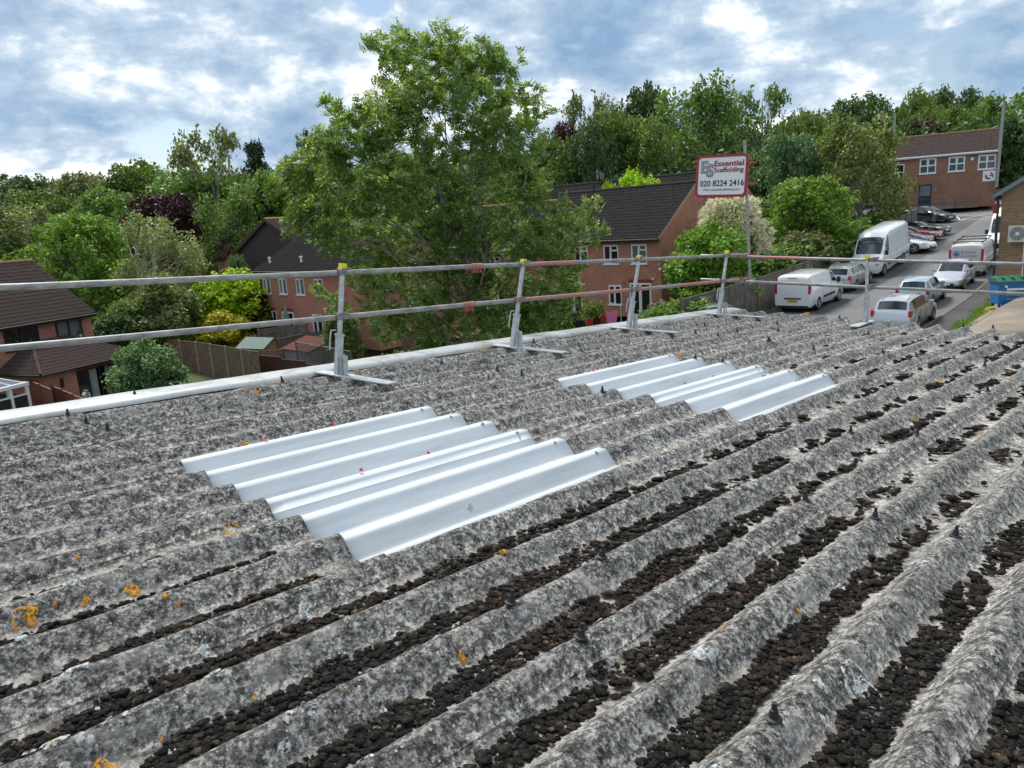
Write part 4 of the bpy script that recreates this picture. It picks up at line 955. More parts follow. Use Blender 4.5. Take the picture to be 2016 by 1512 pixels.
HATCH=S_(L=3.85,W=1.66,wr=.30,wheels=(.72,3.15),st=[(0,.52,.52,.80,.6),(.12,.66,.66,.92,.6),(.85,.86,.86,.98,.7),(1.08,.92,.94,1,.8),(1.85,.93,1.36,1,.74),(2.35,.93,1.43,1,.73),(3.05,.94,1.40,1,.70),(3.45,.96,1.30,.98,.66),(3.75,.90,.93,.94,.7),(3.85,.72,.72,.88,.6)],
   side=[(1.55,2.3,1.75,2.3),(2.38,3.1,2.38,3.05)],ws=(1.1,1.85),rw=(3.74,3.45),hl=(.25,.62,.26,.10,0),tl=(3.7,.80,.22,.26),mir=(1.5,.92),doors=(2.2,),seams=(1.35,2.34),pz=.62)
EST=S_(L=4.5,W=1.76,wr=.32,wheels=(.85,3.5),st=[(0,.55,.55,.8,.6),(.12,.70,.70,.92,.6),(.95,.90,.90,.98,.7),(1.2,.96,.98,1,.8),(1.95,.97,1.40,1,.76),(2.5,.97,1.48,1,.75),(3.6,.99,1.46,1,.73),(4.1,1.0,1.38,.98,.70),(4.38,.98,1.02,.95,.75),(4.5,.75,.75,.9,.6)],
   side=[(1.6,2.35,1.85,2.35),(2.43,3.2),(3.28,3.95,3.28,3.8)],ws=(1.2,1.95),rw=(4.37,4.1),hl=(.28,.66,.26,.10,0),tl=(4.35,.88,.26,.28),mir=(1.55,.95),doors=(2.3,3.15),seams=(1.4,2.39,3.24),rails=(2.1,4.0))
SED=S_(L=4.65,W=1.8,wr=.33,wheels=(.9,3.7),st=[(0,.52,.52,.8,.6),(.12,.66,.66,.92,.6),(1.05,.86,.86,.98,.7),(1.3,.92,.94,1,.8),(2.1,.93,1.33,1,.72),(2.7,.93,1.40,1,.71),(3.4,.95,1.32,1,.68),(4.15,1.0,1.04,.98,.7),(4.55,.98,.98,.94,.7),(4.65,.72,.72,.9,.6)],
   side=[(1.7,2.55,2.05,2.55),(2.62,3.6,2.62,3.3)],ws=(1.3,2.1),rw=(4.1,3.45),hl=(.28,.64,.26,.09,0),tl=(4.5,.84,.2,.2),mir=(1.7,.93),doors=(2.5,3.4),seams=(1.5,2.58,3.5))
TRANSIT=S_(L=5.2,W=1.99,wr=.34,wheels=(.95,4.1),van=True,st=[(0,.72,.72,.84,.6),(.12,.92,.92,.94,.7),(.75,1.12,1.12,.99,.8),(.95,1.18,1.2,1,.86),(1.75,1.2,1.82,1,.83),(2.3,1.22,1.95,1,.82),(4.9,1.22,1.96,1,.81),(5.12,1.2,1.88,.985,.80),(5.2,1.1,1.75,.95,.78)],
   side=[(1.35,2.1,1.65,2.1)],ws=(.95,1.75),hl=(.25,.85,.3,.15,0),tl=(5.05,1.28,.16,.62),mir=(1.3,1.2),doors=(2.15,2.5),seams=(1.1,2.2,3.5),rub=(1.7,3.4,.62),pz=.62,spokes=7)
SPRINT=S_(L=6.9,W=2.0,wr=.35,wheels=(1.0,5.25),van=True,archm=M['trim'],st=[(0,.78,.78,.86,.6),(.12,1.02,1.02,.94,.7),(.7,1.25,1.25,.99,.8),(.9,1.32,1.34,1,.9),(1.5,1.34,2.15,1,.86),(1.95,1.36,2.6,1,.84),(2.6,1.36,2.74,1,.83),(6.6,1.36,2.74,1,.82),(6.84,1.3,2.66,.98,.81),(6.9,1.2,2.5,.95,.8)],
   side=[(1.3,2.1,1.55,2.1)],ws=(.9,1.72),wsz=(.05,.97),hl=(.2,.95,.24,.2,0),tl=(6.8,1.2,.14,.5),mir=(1.2,1.38),doors=(2.15,2.5),seams=(1.05,2.2,3.7),rub=(1.6,6.5,.62),pz=.62,spokes=6)
TRAFIC=S_(L=4.8,W=1.92,wr=.34,wheels=(.9,4.0),van=True,st=[(0,.75,.75,.84,.6),(.12,.95,.95,.94,.7),(.6,1.15,1.15,.99,.8),(.8,1.2,1.22,1,.86),(1.6,1.22,1.82,1,.84),(2.1,1.24,1.92,1,.83),(4.55,1.24,1.93,1,.82),(4.74,1.2,1.87,.985,.82),(4.8,1.15,1.75,.96,.8)],
   side=[(1.2,1.95,1.5,1.95)],ws=(.8,1.6),hl=(.25,.85,.3,.15,0),tl=(4.7,1.3,.14,.75),mir=(1.2,1.2),doors=(2.0,2.4),seams=(1.0,2.1,3.3),rub=(1.6,3.6,.62),pz=.55)
HALF=math.pi
v1=make_vehicle('parked_van','white panel van seen from behind, nearest van on the left of the road','van',TRANSIT,PT['white'],2.1,7.0,0,plate='YL21 NUB')
v2=make_vehicle('parked_car','silver estate car with roof rails between the two white vans','car',EST,PT['silver'],8.5,7.05,0)
v3=make_vehicle('parked_van','tall long-wheelbase high-roof white van facing the camera','van',SPRINT,PT['white'],15.0,7.1,HALF)
v4=make_vehicle('parked_car','silver estate car nearest the roof edge, roof and rear window showing','car',EST,PT['silver2'],-2.9,.94,0)
v5=make_vehicle('parked_car','pale ice-blue hatchback with yellow rear plate behind the nearest silver estate','car',HATCH,PT['iceblue'],3.8,1.85,0,plate='LJ06 NKF')
v6=make_vehicle('parked_car','silver hatchback facing the camera beside the kerb','car',HATCH,PT['silver2'],8.9,1.45,HALF)
v7=make_vehicle('parked_van','off-white signwritten van seen from behind beside the brick wall','van',TRAFIC,PT['offwhite'],14.4,1.45,0)
v8=make_vehicle('parked_van','high-roof white van facing the camera, half hidden by the brick warehouse','van',SPRINT,PT['white'],22.5,.8,HALF)
hd=math.atan2(-.89,-.45)
v9=make_vehicle('parked_car','white saloon car with its nose poking out behind the tall white van','car',SED,PT['white'],21.5,7.6,hd+.3)
v10=make_vehicle('parked_car','blue-grey car mostly hidden between the white and the red car','car',HATCH,PT['grey'],24.2,8.0,hd+.3)
v11=make_vehicle('parked_car','dark red car parked nose out beyond the tall white van','car',SED,PT['red'],26.3,8.2,hd+.3)
v12=make_vehicle('parked_car','black hatchback with silver wheels right of the red car','car',SED,PT['black'],29.0,8.2,hd+.2)
v13=make_vehicle('parked_car','black saloon car side-on before the office handrail','car',SED,PT['black'],36.8,9.4,hd)
pc=G(1757,440); s13,t13=roadst(pc.x,pc.y)
v14=make_vehicle('parked_car','silver hatchback facing away left of the black saloon','car',HATCH,PT['silver'],s13+1.5,t13+1.4,hd+math.pi+.2)
pc=G(1478,640); s14,t14=roadst(pc.x,pc.y)
v15=make_vehicle('parked_car','dark grey car peeping over the roof edge by the roadside fence','car',HATCH,PT['grey'],-6.6,8.0,R_(-28))
# van 7 sign panel, roof bars
L7=TRAFIC['L']
MB().bb(L7+.006,L7+.016,-.72,.72,.95,1.72).build('sign_panel',mat('van_sign',(.62,.66,.68),.5),v7)
def rear_text(T,s_,size,y,z,m_,L_,sx=1):
    o=text(s_,size,m_,T,extrude=.003,offset=.002,sx=sx); o.matrix_local=Matrix.Translation((L_+.018,y,z))@Matrix.Rotation(R_(90),4,'Z')@Matrix.Rotation(R_(90),4,'X'); return o
mg=mat('van_ink',(.16,.19,.22),.5); mbl=mat('van_logo_blue',(.04,.16,.36),.5)
rear_text(v7,'Buchanan',.25,-.26,1.42,mg,L7,.8); rear_text(v7,'& Curwen',.25,-.26,1.2,mg,L7,.8); rear_text(v7,'E L E C T R I C A L',.09,-.26,1.06,mg,L7,.85)
lg=MB(); 
lg.lathe([(.2,L7+.017),(.2,L7+.024),(.165,L7+.024),(.165,L7+.017)],24,'x',(0,-.5,1.38)); lg.lathe([(0,L7+.024),(.13,L7+.024),(.13,L7+.017)],6,'x',(0,-.5,1.38)); lg.build('logo',mbl,v7)
mb=MB()
for x in(2.0,3.2,4.3): mb.box((x,0,2.03),(.06,1.6,.05))
for y in(-.75,.75): mb.box((3.15,y,1.99),(2.6,.04,.05))
mb.build('roof_bars',M['trim'],v7)
MB().bb(TRANSIT['L']+.0,TRANSIT['L']+.02,-.25,.25,1.80,1.83).build('brake_light',M['lampred'],v1)
MB().bb(TRANSIT['L']+.0,TRANSIT['L']+.012,-.45,.45,.70,.78).build('handle_recess',M['trim'],v1)
MB().bb(TRANSIT['L']+.0,TRANSIT['L']+.02,-.01,.01,.75,1.78).build('door_seam',M['trim'],v1) if False else None
MB().tube((2.3,0,1.97),(2.45,.0,2.35),.01,5).build('aerial',M['trim'],v3)
# ================================================================== TREES
def leaves_np(centres,per,spread,size,aniso=(1,1,1),long=1.7,up=.35,seed=0,droop=0):
    r=np.random.default_rng(seed); n=len(centres)*per
    c=np.repeat(np.asarray(centres),per,0)+r.normal(0,1,(n,3))*np.asarray(spread)*1.0
    nrm=r.normal(0,1,(n,3)); nrm[:,2]=np.abs(nrm[:,2])+up; nrm/=np.linalg.norm(nrm,axis=1)[:,None]
    t=r.normal(0,1,(n,3)); t[:,2]-=droop; t-=nrm*(t*nrm).sum(1)[:,None]; t/=np.linalg.norm(t,axis=1)[:,None]+1e-9
    b=np.cross(nrm,t); s=size*r.uniform(.6,1.35,(n,1))
    v=np.stack([c-t*s*long,c+b*s+nrm*s*.15,c+t*s*long,c-b*s+nrm*s*.15],1).reshape(-1,3)
    return v,np.arange(n*4).reshape(-1,4)
def lobes_to_centres(lobes,k,r,inner=.25):
    out=[]
    w=np.array([l[3]*l[3] for l in lobes]); w=w/w.sum()
    for (x,y,z,rad,*a),wi in zip(lobes,w):
        m=max(3,int(k*wi)); d=r.normal(0,1,(m,3)); d/=np.linalg.norm(d,axis=1)[:,None]
        rr=np.where(r.random(m)<inner,r.uniform(.2,.75,m),r.uniform(.78,1.08,m))
        fl=a[0] if a else .8
        out.append(np.array([x,y,z])+d*rr[:,None]*rad*np.array([1,1,fl]))
    return np.concatenate(out)
def limbs(mb,base,top,lobes,r0,rnd,n=6,trunk_to=.55):
    """trunk from base to top, limbs to each lobe"""
    base=Vector(base);top=Vector(top); tp=[base.lerp(top,i/6)+Vector((rnd.uniform(-1,1),rnd.uniform(-1,1),0))*r0*.7*(i>0) for i in range(7)]
    mb.path(tp,[r0*(1-.8*i/6)*(1.25 if i==0 else 1) for i in range(7)],8)
    for l in lobes:
        c=Vector(l[:3]); tz=min(max((c.z-base.z)/(top.z-base.z)*rnd.uniform(.45,.8),.12),.95); k=tz*6; i=min(5,int(k)); st=tp[i].lerp(tp[i+1],k-i)
        rr=r0*(1-.8*tz)*.5; pts=[st];m=5
        for j in range(1,m+1):
            f=j/m; p=st.lerp(c,f); p.z+=math.sin(f*math.pi)*(c-st).length*.08; p+=Vector((rnd.gauss(0,1),rnd.gauss(0,1),rnd.gauss(0,1)))*(c-st).length*.03; pts.append(p)
        mb.path(pts,[rr*(1-.75*j/m) for j in range(m+1)],5)
        for q in range(n):
            d=Vector((rnd.gauss(0,1),rnd.gauss(0,1),rnd.gauss(.2,.8))).normalized()*l[3]*rnd.uniform(.7,1.0); s0=pts[rnd.randint(2,m)]
            e=c+d; mid=s0.lerp(e,.5)+Vector((rnd.gauss(0,1),rnd.gauss(0,1),rnd.gauss(0,1)))*l[3]*.1
            mb.path([s0,mid,e],[rr*.28,rr*.18,rr*.06],4)
VAR={}
def variant(name,lobes,ncl,per,spread,size,trunk_top,r0,seed,inner=.25,droop=0,up=.35,twigs=4,long=1.7,multi=1):
    r=np.random.default_rng(seed); rnd=random.Random(seed)
    c=lobes_to_centres(lobes,ncl,r,inner); v,f=leaves_np(c,per,spread,size,seed=seed,droop=droop,up=up,long=long)
    crown=npmesh('crown_'+name,v,f,LF['mid'])
    mb=MB()
    for k in range(multi):
        o=Vector((rnd.uniform(-.03,.03),rnd.uniform(-.03,.03),0))*multi if multi>1 else Vector((0,0,0))
        ls=lobes[k::multi]; limbs(mb,o,(o.x*4,o.y*4,trunk_top),ls,r0,rnd,twigs)
    trunk=mb.mesh('trunk_'+name,M['bark'],True); VAR[name]=(crown,trunk)
def rl(n,rnd,zlo,zhi,rx,rad,flat=.8,prof=None):
    out=[]
    for i in range(n):
        z=rnd.uniform(zlo,zhi); k=(z-zlo)/(zhi-zlo); w=prof(k) if prof else math.sqrt(max(0,1-(1.65*k-.75)**2*.9)); a=rnd.uniform(0,6.283); rr=rx*w*math.sqrt(rnd.uniform(.1,1))
        out.append((rr*math.cos(a),rr*math.sin(a),z,rad*rnd.uniform(.7,1.25),flat))
    return out
rd=random.Random(3)
variant('oak',rl(34,rd,.28,.9,.40,.135,.75),1300,11,.018,.0105,.8,.022,1)
variant('oak2',rl(30,rd,.25,.9,.40,.15,.7),1300,11,.018,.0105,.8,.022,2)
variant('round',rl(60,rd,.12,.92,.42,.10,.8,lambda k: math.sqrt(max(0,1-(1.6*k-.66)**2))),1700,10,.014,.0095,.8,.022,3,.12)
variant('conifer',rl(70,rd,.08,.97,.46,.08,.5,lambda k:max(.03,1-k)*1.0),1200,11,.016,.008,.97,.02,4,.3,droop=.5)
variant('sparse',rl(26,rd,.35,.95,.40,.10,.55),330,14,.022,.0105,.9,.02,5,.3,twigs=6)
variant('tall',rl(54,rd,.12,.93,.42,.12,.9,lambda k: math.sqrt(max(0,1-(1.4*k-.52)**2))),1300,10,.02,.0095,.9,.02,6,.25,twigs=5,droop=.3)
variant('birch',rl(40,rd,.1,.95,.40,.09,1.2,lambda k: math.sqrt(max(0,1-(1.3*k-.4)**2))),900,11,.022,.0085,.92,.013,7,.25,droop=.8,twigs=5,multi=3)
variant('shrub',rl(40,rd,.1,.86,.40,.15,.8,lambda k: math.sqrt(max(0,1-(1.1*k-.15)**2))),2200,11,.026,.0135,.6,.02,8,.2,twigs=3)
variant('shrub2',rl(30,rd,.1,.82,.38,.18,.8,lambda k: math.sqrt(max(0,1-(1.0*k-.1)**2))),1700,12,.034,.0165,.6,.02,9,.2,twigs=3,droop=.3)
variant('bush',rl(60,rd,.08,.88,.42,.12,.8,lambda k: math.sqrt(max(0,1-(1.15*k-.18)**2))),3000,10,.022,.011,.6,.02,18,.15,twigs=3)
variant('hedge',[(0,0,.45,.5,1.0)]+rl(60,rd,.05,.80,.40,.14,.9,lambda k: math.sqrt(max(0,1-(1.1*k-.2)**2))),2600,9,.018,.013,.5,.02,10,.15)
def plant(name,label,cat,var,px,top,wpx,Y,lf,base=None,group=None,rot=None,bark='bark',wy=None,zb=None,dz=0):
    """trees measured on the photograph: centre px, top py, crown width px, distance Y"""
    p=P(px,top,Y); z0=g(p.x,Y) if zb is None else zb; h=p.z-z0; w=wpx/1512*Y*1.02
    t=thing(name,label,cat,(p.x,p.y,z0+dz),random.uniform(0,6.28) if rot is None else rot,group)
    t.scale=(w,(wy or 1)*w,h*1.0/.985)
    cr,tr=VAR[var]; o=link(bpy.data.objects.new('crown' if name.endswith('tree') else 'foliage',cr),t)
    o.material_slots[0].link='OBJECT'; o.material_slots[0].material=LF[lf]
    o=link(bpy.data.objects.new('trunk' if name.endswith('tree') else 'stem',tr),t); o.material_slots[0].link='OBJECT'; o.material_slots[0].material=M[bark]
    return t
GB='trees on the skyline'
T_=[
 ('oak_tree','dark oak tree at the far left end of the skyline','oak',25,343,190,150,'dark'),
 ('oak_tree','low hazy green tree in the skyline dip right of the leftmost dark oak','oak2',112,352,120,190,'mid'),
 ('broadleaf_tree','olive-green rounded tree right of the skyline dip at the left','round',160,334,150,125,'olive'),
 ('oak_tree','rounded mid-green oak above the copper beech','oak',262,316,190,108,'mid'),
 ('feathery_tree','pale feathery see-through tree rising highest left of the big ash','sparse',408,252,165,88,'olive'),
 ('fir_tree','small dark pointed conifer on the skyline left of the big ash','conifer',497,279,150,105,'conifer'),
 ('broadleaf_tree','broad green tree mass under the pale feathery tree','oak2',395,325,230,92,'mid'),
 ('broadleaf_tree','fresh green tree behind the dark boarded gable','oak',520,335,230,84,'mid'),
 ('broadleaf_tree','large fresh green tree directly left of the big ash crown','round',610,318,230,78,'mid'),
 ('oak_tree','dark tree top peeping out left of the ash crown','oak',610,258,100,130,'dark'),
 ('copper_beech_tree','dark purple copper beech in the left gardens','round',318,374,185,75,'purple'),
 ('maple_tree','dense bright green tree behind the left house roof','round',140,414,225,62,'fresh'),
 ('birch_tree','silver birch with white stems before the copper beech','birch',292,424,215,58,'birch'),
 ('willow_tree','grey-green tree at the left edge above the brown tiled roof','tall',40,402,210,82,'olive'),
 ('broadleaf_tree','dull green tree between the left edge and the dense bright green tree','oak2',75,372,150,110,'mid'),
 ('broadleaf_tree','dark tree low behind the dense bright green tree','oak',215,372,190,95,'mid'),
 ('broadleaf_tree','deep green tree hanging over the small red brick house','tall',440,378,150,74,'mid'),
 ('broadleaf_tree','light green tree between the copper beech and the boarded gable','oak2',480,395,120,80,'fresh'),
 # right of the ash
 ('feathery_tree','thin see-through tree top right of the ash crown','sparse',1150,184,130,95,'olive'),
 ('copper_beech_tree','dark purple tree just right of the ash crown','round',1112,232,95,104,'purple'),
 ('oak_tree','dark dense tree at the top of the wooded bank left of the sign','oak',1268,164,165,100,'dark'),
 ('willow_tree','tall grey-green willow directly left of the sign on the wooded bank','tall',1356,166,230,90,'mid'),
 ('broadleaf_tree','green tree filling the bank behind the terrace ridge','oak2',1215,205,170,86,'mid'),
 ('broadleaf_tree','dark green tree on the bank right of the ash','oak',1100,262,170,84,'mid'),
 ('ivy_tree','ivy clad tall dark tree on the bank above the mossy ridge','tall',1165,238,150,82,'dark'),
 ('ivy_tree','ivy clad dark tree behind the lime green crown','tall',1290,238,160,82,'mid'),
 ('broadleaf_tree','dark tree behind the sign board','oak2',1425,228,130,104,'dark'),
 ('broadleaf_tree','low dark tree at the foot of the bank behind the sign','oak',1400,290,140,84,'dark'),
 ('feathery_tree','pale airy tree on the skyline right of the sign pole','sparse',1500,172,150,98,'mid'),
 ('broadleaf_tree','mid green tree right of the pale airy skyline tree','oak2',1590,212,150,120,'mid'),
 ('oak_tree','flat topped dark tree on the skyline above the light feathery tree','oak',1692,186,170,140,'dark'),
 ('maple_tree','blue-green dense rounded tree right of the sign','round',1553,255,160,66,'blue'),
 ('ash_tree','large light green tree left of the office','tall',1695,228,185,62,'ash'),
 ('maple_tree','wide yellow-green tree overhanging the white vans','round',1592,342,235,54,'fresh'),
 ('broadleaf_tree','dark green tree behind the wide yellow-green tree','oak',1500,300,120,80,'mid'),
 ('poplar_tree','narrow pale tree spire above the office roof','oak2',1815,170,85,130,'mid'),
 ('oak_tree','dark rounded skyline tree above the office roof middle','oak',1883,169,105,138,'dark'),
 ('oak_tree','dark skyline tree between the narrow spire and the rounded one','oak2',1845,178,80,145,'dark'),
 ('broadleaf_tree','low dark hillside tree left of the narrow spire','oak',1775,204,70,150,'dark'),
 ('broadleaf_tree','mid green tree directly behind the office roof','oak2',1835,205,120,112,'mid'),
 ('copper_beech_tree','red-purple tree showing above the left part of the office roof','round',1812,233,105,97,'purple'),
 ('broadleaf_tree','green tree behind the right part of the office roof','tall',1905,205,120,98,'mid'),
 ('oak_tree','dark tall tree at the right edge behind the slim metal pipe','oak',1995,174,150,100,'mid'),
 ('broadleaf_tree','dark tree filling the gap right of the office','round',2000,225,120,92,'dark'),
 ('broadleaf_tree','dark green tree between office and warehouse','tall',1950,235,100,96,'dark'),
 ('broadleaf_tree','dark tree behind the left end of the office','oak',1735,275,70,98,'dark'),
 # behind the ash
 ('broadleaf_tree','green tree hidden behind the middle of the ash crown','oak2',760,300,200,90,'mid'),
 ('broadleaf_tree','dark tree low behind the ash trunk','oak',900,345,200,78,'dark'),
 ('broadleaf_tree','green tree behind the right half of the ash','round',1010,330,180,72,'mid'),
]
for a in T_:
    plant(a[0],a[1],'tree',*a[2:8],bark='birch' if a[0]=='birch_tree' else ('bark_light' if a[2]in('sparse','tall') else 'bark'))
S2=[
 ('shrub','clipped bright lime-green domed bush left of the red brick house','hedge',452,528,160,57,'lime'),
 ('shrub','dark purple shrub with pale pink flower heads beside the brick house','shrub2',502,580,75,56,'purple'),
 ('shrub','golden yellow shrub above the wooden fence','shrub',438,613,112,53.5,'yellow'),
 ('shrub','grey-green shrub in the middle of the left gardens','shrub',318,545,150,53,'olive'),
 ('shrub','mid green shrub left of the clipped lime bush','shrub',395,560,110,59,'mid'),
 ('shrub','yellowish green shrub left of the golden one','shrub2',345,590,100,56,'brown'),
 ('shrub','small green garden shrub behind the left house corner','shrub',250,595,130,52,'mid'),
 ('shrub','dark low shrub under the dense bright green tree','shrub2',215,620,110,50,'dark'),
 ('laurel_bush','large silvery green bush closest to the white roof edge','bush',278,662,165,37.5,'shrub'),
  ('shrub','small olive shrub behind the silvery bush at the fence','shrub',270,640,90,53,'brown'),
 ('laurel_bush','dense dark evergreen bush against the brick gable','bush',1398,430,190,43.5,'fresh'),
 ('shrub','low dull-green hedge before the white patio door','hedge',1335,588,150,39,'brown'),
 ('shrub','grey-olive rounded shrub at the fence behind the vans','hedge',1582,452,125,50,'olive'),
 ('shrub','green shrub behind the washing line','shrub',1165,600,90,40,'mid'),
 ('shrub','dark shrub at the foot of the ash tree','shrub2',1085,612,150,36,'mid'),
  ('shrub','green shrub left of the ash beside the brown fence','shrub2',665,600,80,46,'ash'),
 ('shrub','green climber beside the grey fence by the corner pole','shrub',1500,540,60,46,'fresh'),
 ('lime_tree_crown','acid yellow-green crown showing between the two tiled terrace roofs','bush',1258,329,160,57,'lime'),
 ('shrub','small yellow-green crown left of the black flue','round',1196,352,45,56.5,'lime'),
 ('shrub','dark bush beside the boarded gable','shrub',468,505,60,66,'blue'),
 ('shrub','leafy shrub under the birch near the lower rail','shrub',330,632,100,52,'mid'),
]
for a in S2:
    kw={}
    if a[0]=='lime_tree_crown': a=('lime_tree',)+a[1:]
    plant(a[0],a[1],'tree' if a[0].endswith('tree') else 'shrub',*a[2:8],**kw)
# cream flowering shrub: dark green crown plus feathery flower plumes
fs=plant('flowering_shrub','large shrub with feathery cream flower plumes beside the brick gable','shrub','shrub',1442,396,128,46.5,'fresh')
p=Vector(fs.location); r=np.random.default_rng(5)
H_=fs.scale[2]; Wf=fs.scale[0]
vv=[];ff=[];b=0
for i in range(1900):
    th=r.uniform(0,6.283); k=r.uniform(.35,1)**.8; zz=H_*k; rr=Wf*.47*math.sqrt(max(0,1-(1.1*k-.3)**2))*r.uniform(.72,1.12)*(1+.16*math.sin(th*3+zz*2.1)+.1*math.sin(th*7-zz*3))
    c=np.array([rr*math.cos(th),rr*math.sin(th),zz]); out=np.array([math.cos(th),math.sin(th),.55+r.uniform(-.8,.3)]); out/=np.linalg.norm(out)
    for j in range(7):
        d=out+r.normal(0,.45,3); d/=np.linalg.norm(d); l=r.uniform(.18,.36); n_=np.cross(d,r.normal(0,1,3)); n_/=np.linalg.norm(n_); w=.035
        vv+=[c,c+d*l*.5+n_*w,c+d*l,c+d*l*.5-n_*w]; ff.append((b,b+1,b+2,b+3)); b+=4
fo=link(bpy.data.objects.new('flower_plumes',npmesh('plumes',vv,ff,LF['cream'])),None); fo.parent=fs; fo.matrix_parent_inverse=Matrix.Translation(p)@Matrix.Identity(4)
fo.matrix_parent_inverse=fs.matrix_basis.inverted()@Matrix.Translation(p)
# pink flowers of the elder
def specks(parentname,label_part,px,top,w,Y,n,mt):
    pass
# wooded band far away + low hedging so no bare horizon shows
def woodland(name,label,pts,n,h,wd,size,mt,seed):
    r=np.random.default_rng(seed); cs=[]
    for i in range(n):
        k=r.uniform(0,len(pts)-1); j=int(k); a=Vector(pts[j]);b_=Vector(pts[min(j+1,len(pts)-1)]); p=a.lerp(b_,k-j)
        ph=.5+.5*noise.noise(Vector((p.x*.05,p.y*.05,seed))); hh=h*(.55+.6*ph)
        x=p.x+r.normal(0,wd*.35); y=p.y+r.normal(0,wd*.35); zt=g(x,y)
        cs.append((x,y,zt+hh*math.sqrt(r.uniform(.02,1))))
    v,f=leaves_np(cs,9,size*1.6,size,seed=seed); o=link(bpy.data.objects.new(name,npmesh(name,v,f,LF[mt]))); tag(o,label,kind='stuff')
woodland('woodland','far wooded hills behind all the gardens',[(-220,190,0),(-130,185,0),(-60,190,0),(20,185,0),(110,190,0),(200,170,0)],7000,15,26,.75,'dark',11)
woodland('woodland','undergrowth and garden trees filling the space behind the left houses',[(-75,100,0),(-50,84,0),(-30,88,0),(-8,80,0)],7000,8,14,.22,'mid',12)
woodland('woodland','undergrowth on the wooded bank behind the terraces',[(2,78,0),(14,82,0),(30,90,0)],6500,10,8,.2,'dark',13)
woodland('woodland','undergrowth behind the office and warehouse',[(38,104,0),(52,100,0),(68,92,0),(80,80,0)],6500,10,8,.22,'dark',14)
woodland('undergrowth','bushes along the long grey fence behind the vans',[tuple(road(s_,12.2)) for s_ in (2,10,18,27)],6500,3.2,3.2,.09,'mid',15)
woodland('undergrowth','low garden planting under the ash tree',[(-5,40,0),(2,38,0),(8,36.5,0)],5500,2.2,3.0,.07,'mid',16)
woodland('undergrowth','low planting in the left gardens behind the fences',[(-28,60,0),(-22,63,0),(-18,58,0)],2000,2.4,4.0,.14,'mid',17)

# ------------------------------------------------------------------ the large ash
Ya=31.
AL=[(570,330,36),(590,430,40),(1080,480,50),(1060,590,50),(775,100,48),(870,92,48),(905,140,60),(800,150,55),(950,125,45),(1010,125,28),(1028,175,40),(1005,230,55),(950,215,62),(860,200,62),(775,205,48),(760,250,50),
 (695,225,38),(655,218,24),(700,285,58),(640,300,48),(800,290,62),(880,300,60),(975,300,60),(1045,285,36),(1070,205,22),(600,350,48),(665,370,62),(770,380,70),(870,400,70),(975,400,66),(1050,370,42),
 (615,430,48),(700,460,62),(810,490,74),(915,500,72),(1020,480,62),(1100,430,46),(1165,410,22),(1188,455,20),(1120,500,46),(1150,450,30),(1095,560,54),(1000,575,66),(900,590,66),(800,585,62),(725,550,46),(640,480,34),
 (1065,620,48),(960,640,50),(860,650,50),(765,640,42),(640,590,26),(590,400,26),(1135,590,38),(1010,650,45),(700,600,36),(900,440,50)]
at=thing('ash_tree','big wind-blown ash tree with feathery leaves in the middle behind the guard rail','tree',(P(905,700,Ya+1).x,Ya+1,-8.7))
O=Vector(at.location); lob=[]; ra=random.Random(11)
for (x,y,r_) in AL:
    for rep in range(2 if r_>40 else 1):
        dy=ra.uniform(-1,1)*(2.6 if r_>40 else 1.2); q=P(x+ra.uniform(-8,8)*rep,y+ra.uniform(-8,8)*rep,Ya+dy)-O; lob.append((q.x,q.y,q.z,r_/1512*Ya*(.95 if rep==0 else .8),.85))
rr=np.random.default_rng(21); ctr=lobes_to_centres(lob,2800,rr,.10)
# compound leaves: rachis with pairs of leaflets, bunched at shoot tips
n=len(ctr)*9; C_=np.repeat(ctr,9,0)+rr.normal(0,.075,(n,3))
dirn=rr.normal(0,1,(n,3))*np.array([.8,.8,.5])+np.array([-.3,-.1,.45]); shoot=np.repeat(rr.normal(0,1.3,(len(ctr),3)),9,0); dirn+=shoot; dirn/=np.linalg.norm(dirn,axis=1)[:,None]
side=np.cross(dirn,rr.normal(0,.5,(n,3))+np.array([0,0,1.]));side/=np.linalg.norm(side,axis=1)[:,None]; nn_=np.cross(side,dirn)
Ls=rr.uniform(.26,.42,(n,1)); V=[];
for k in range(4):
    b0=C_+dirn*Ls*(.25+.22*k)-nn_*Ls*.05*k*k*.5
    for sg in((-1,1) if k<3 else (0,)):
        dd=dirn*(.55 if sg else 1)+side*sg*.8; l=Ls*(.44 if k in(1,2) else .36)
        wv=np.cross(dd,nn_)*l*.27
        V.append(np.stack([b0,b0+dd*l*.5+wv,b0+dd*l,b0+dd*l*.5-wv],1))
V=np.concatenate(V).reshape(-1,3)
link(bpy.data.objects.new('crown',npmesh('ash_crown',V,np.arange(len(V)).reshape(-1,4),LF['ash'])),at)
mb=MB(); rb=random.Random(4)
tp=Vector((P(935,300,Ya).x-O.x,P(935,300,Ya).y-O.y,P(935,260,Ya).z-O.z))
limbs(mb,(0,0,0),tp,lob[::3],.17,rb,4)
for (x0,y0,x1,y1) in ((905,520,870,190),(925,500,1010,160),(900,480,800,180),(940,520,1060,300),(890,540,700,300)):
    a=P(x0,y0,Ya+.5)-O;b_=P(x1,y1,Ya+ra.uniform(-1,1))-O; pts=[a.lerp(b_,i/7)+Vector((rb.gauss(0,.12),rb.gauss(0,.12),0)) for i in range(8)]; mb.path(pts,[.08*(1-i/8.5) for i in range(8)],6)
mb.build('trunk',M['bark_light'],at,True)
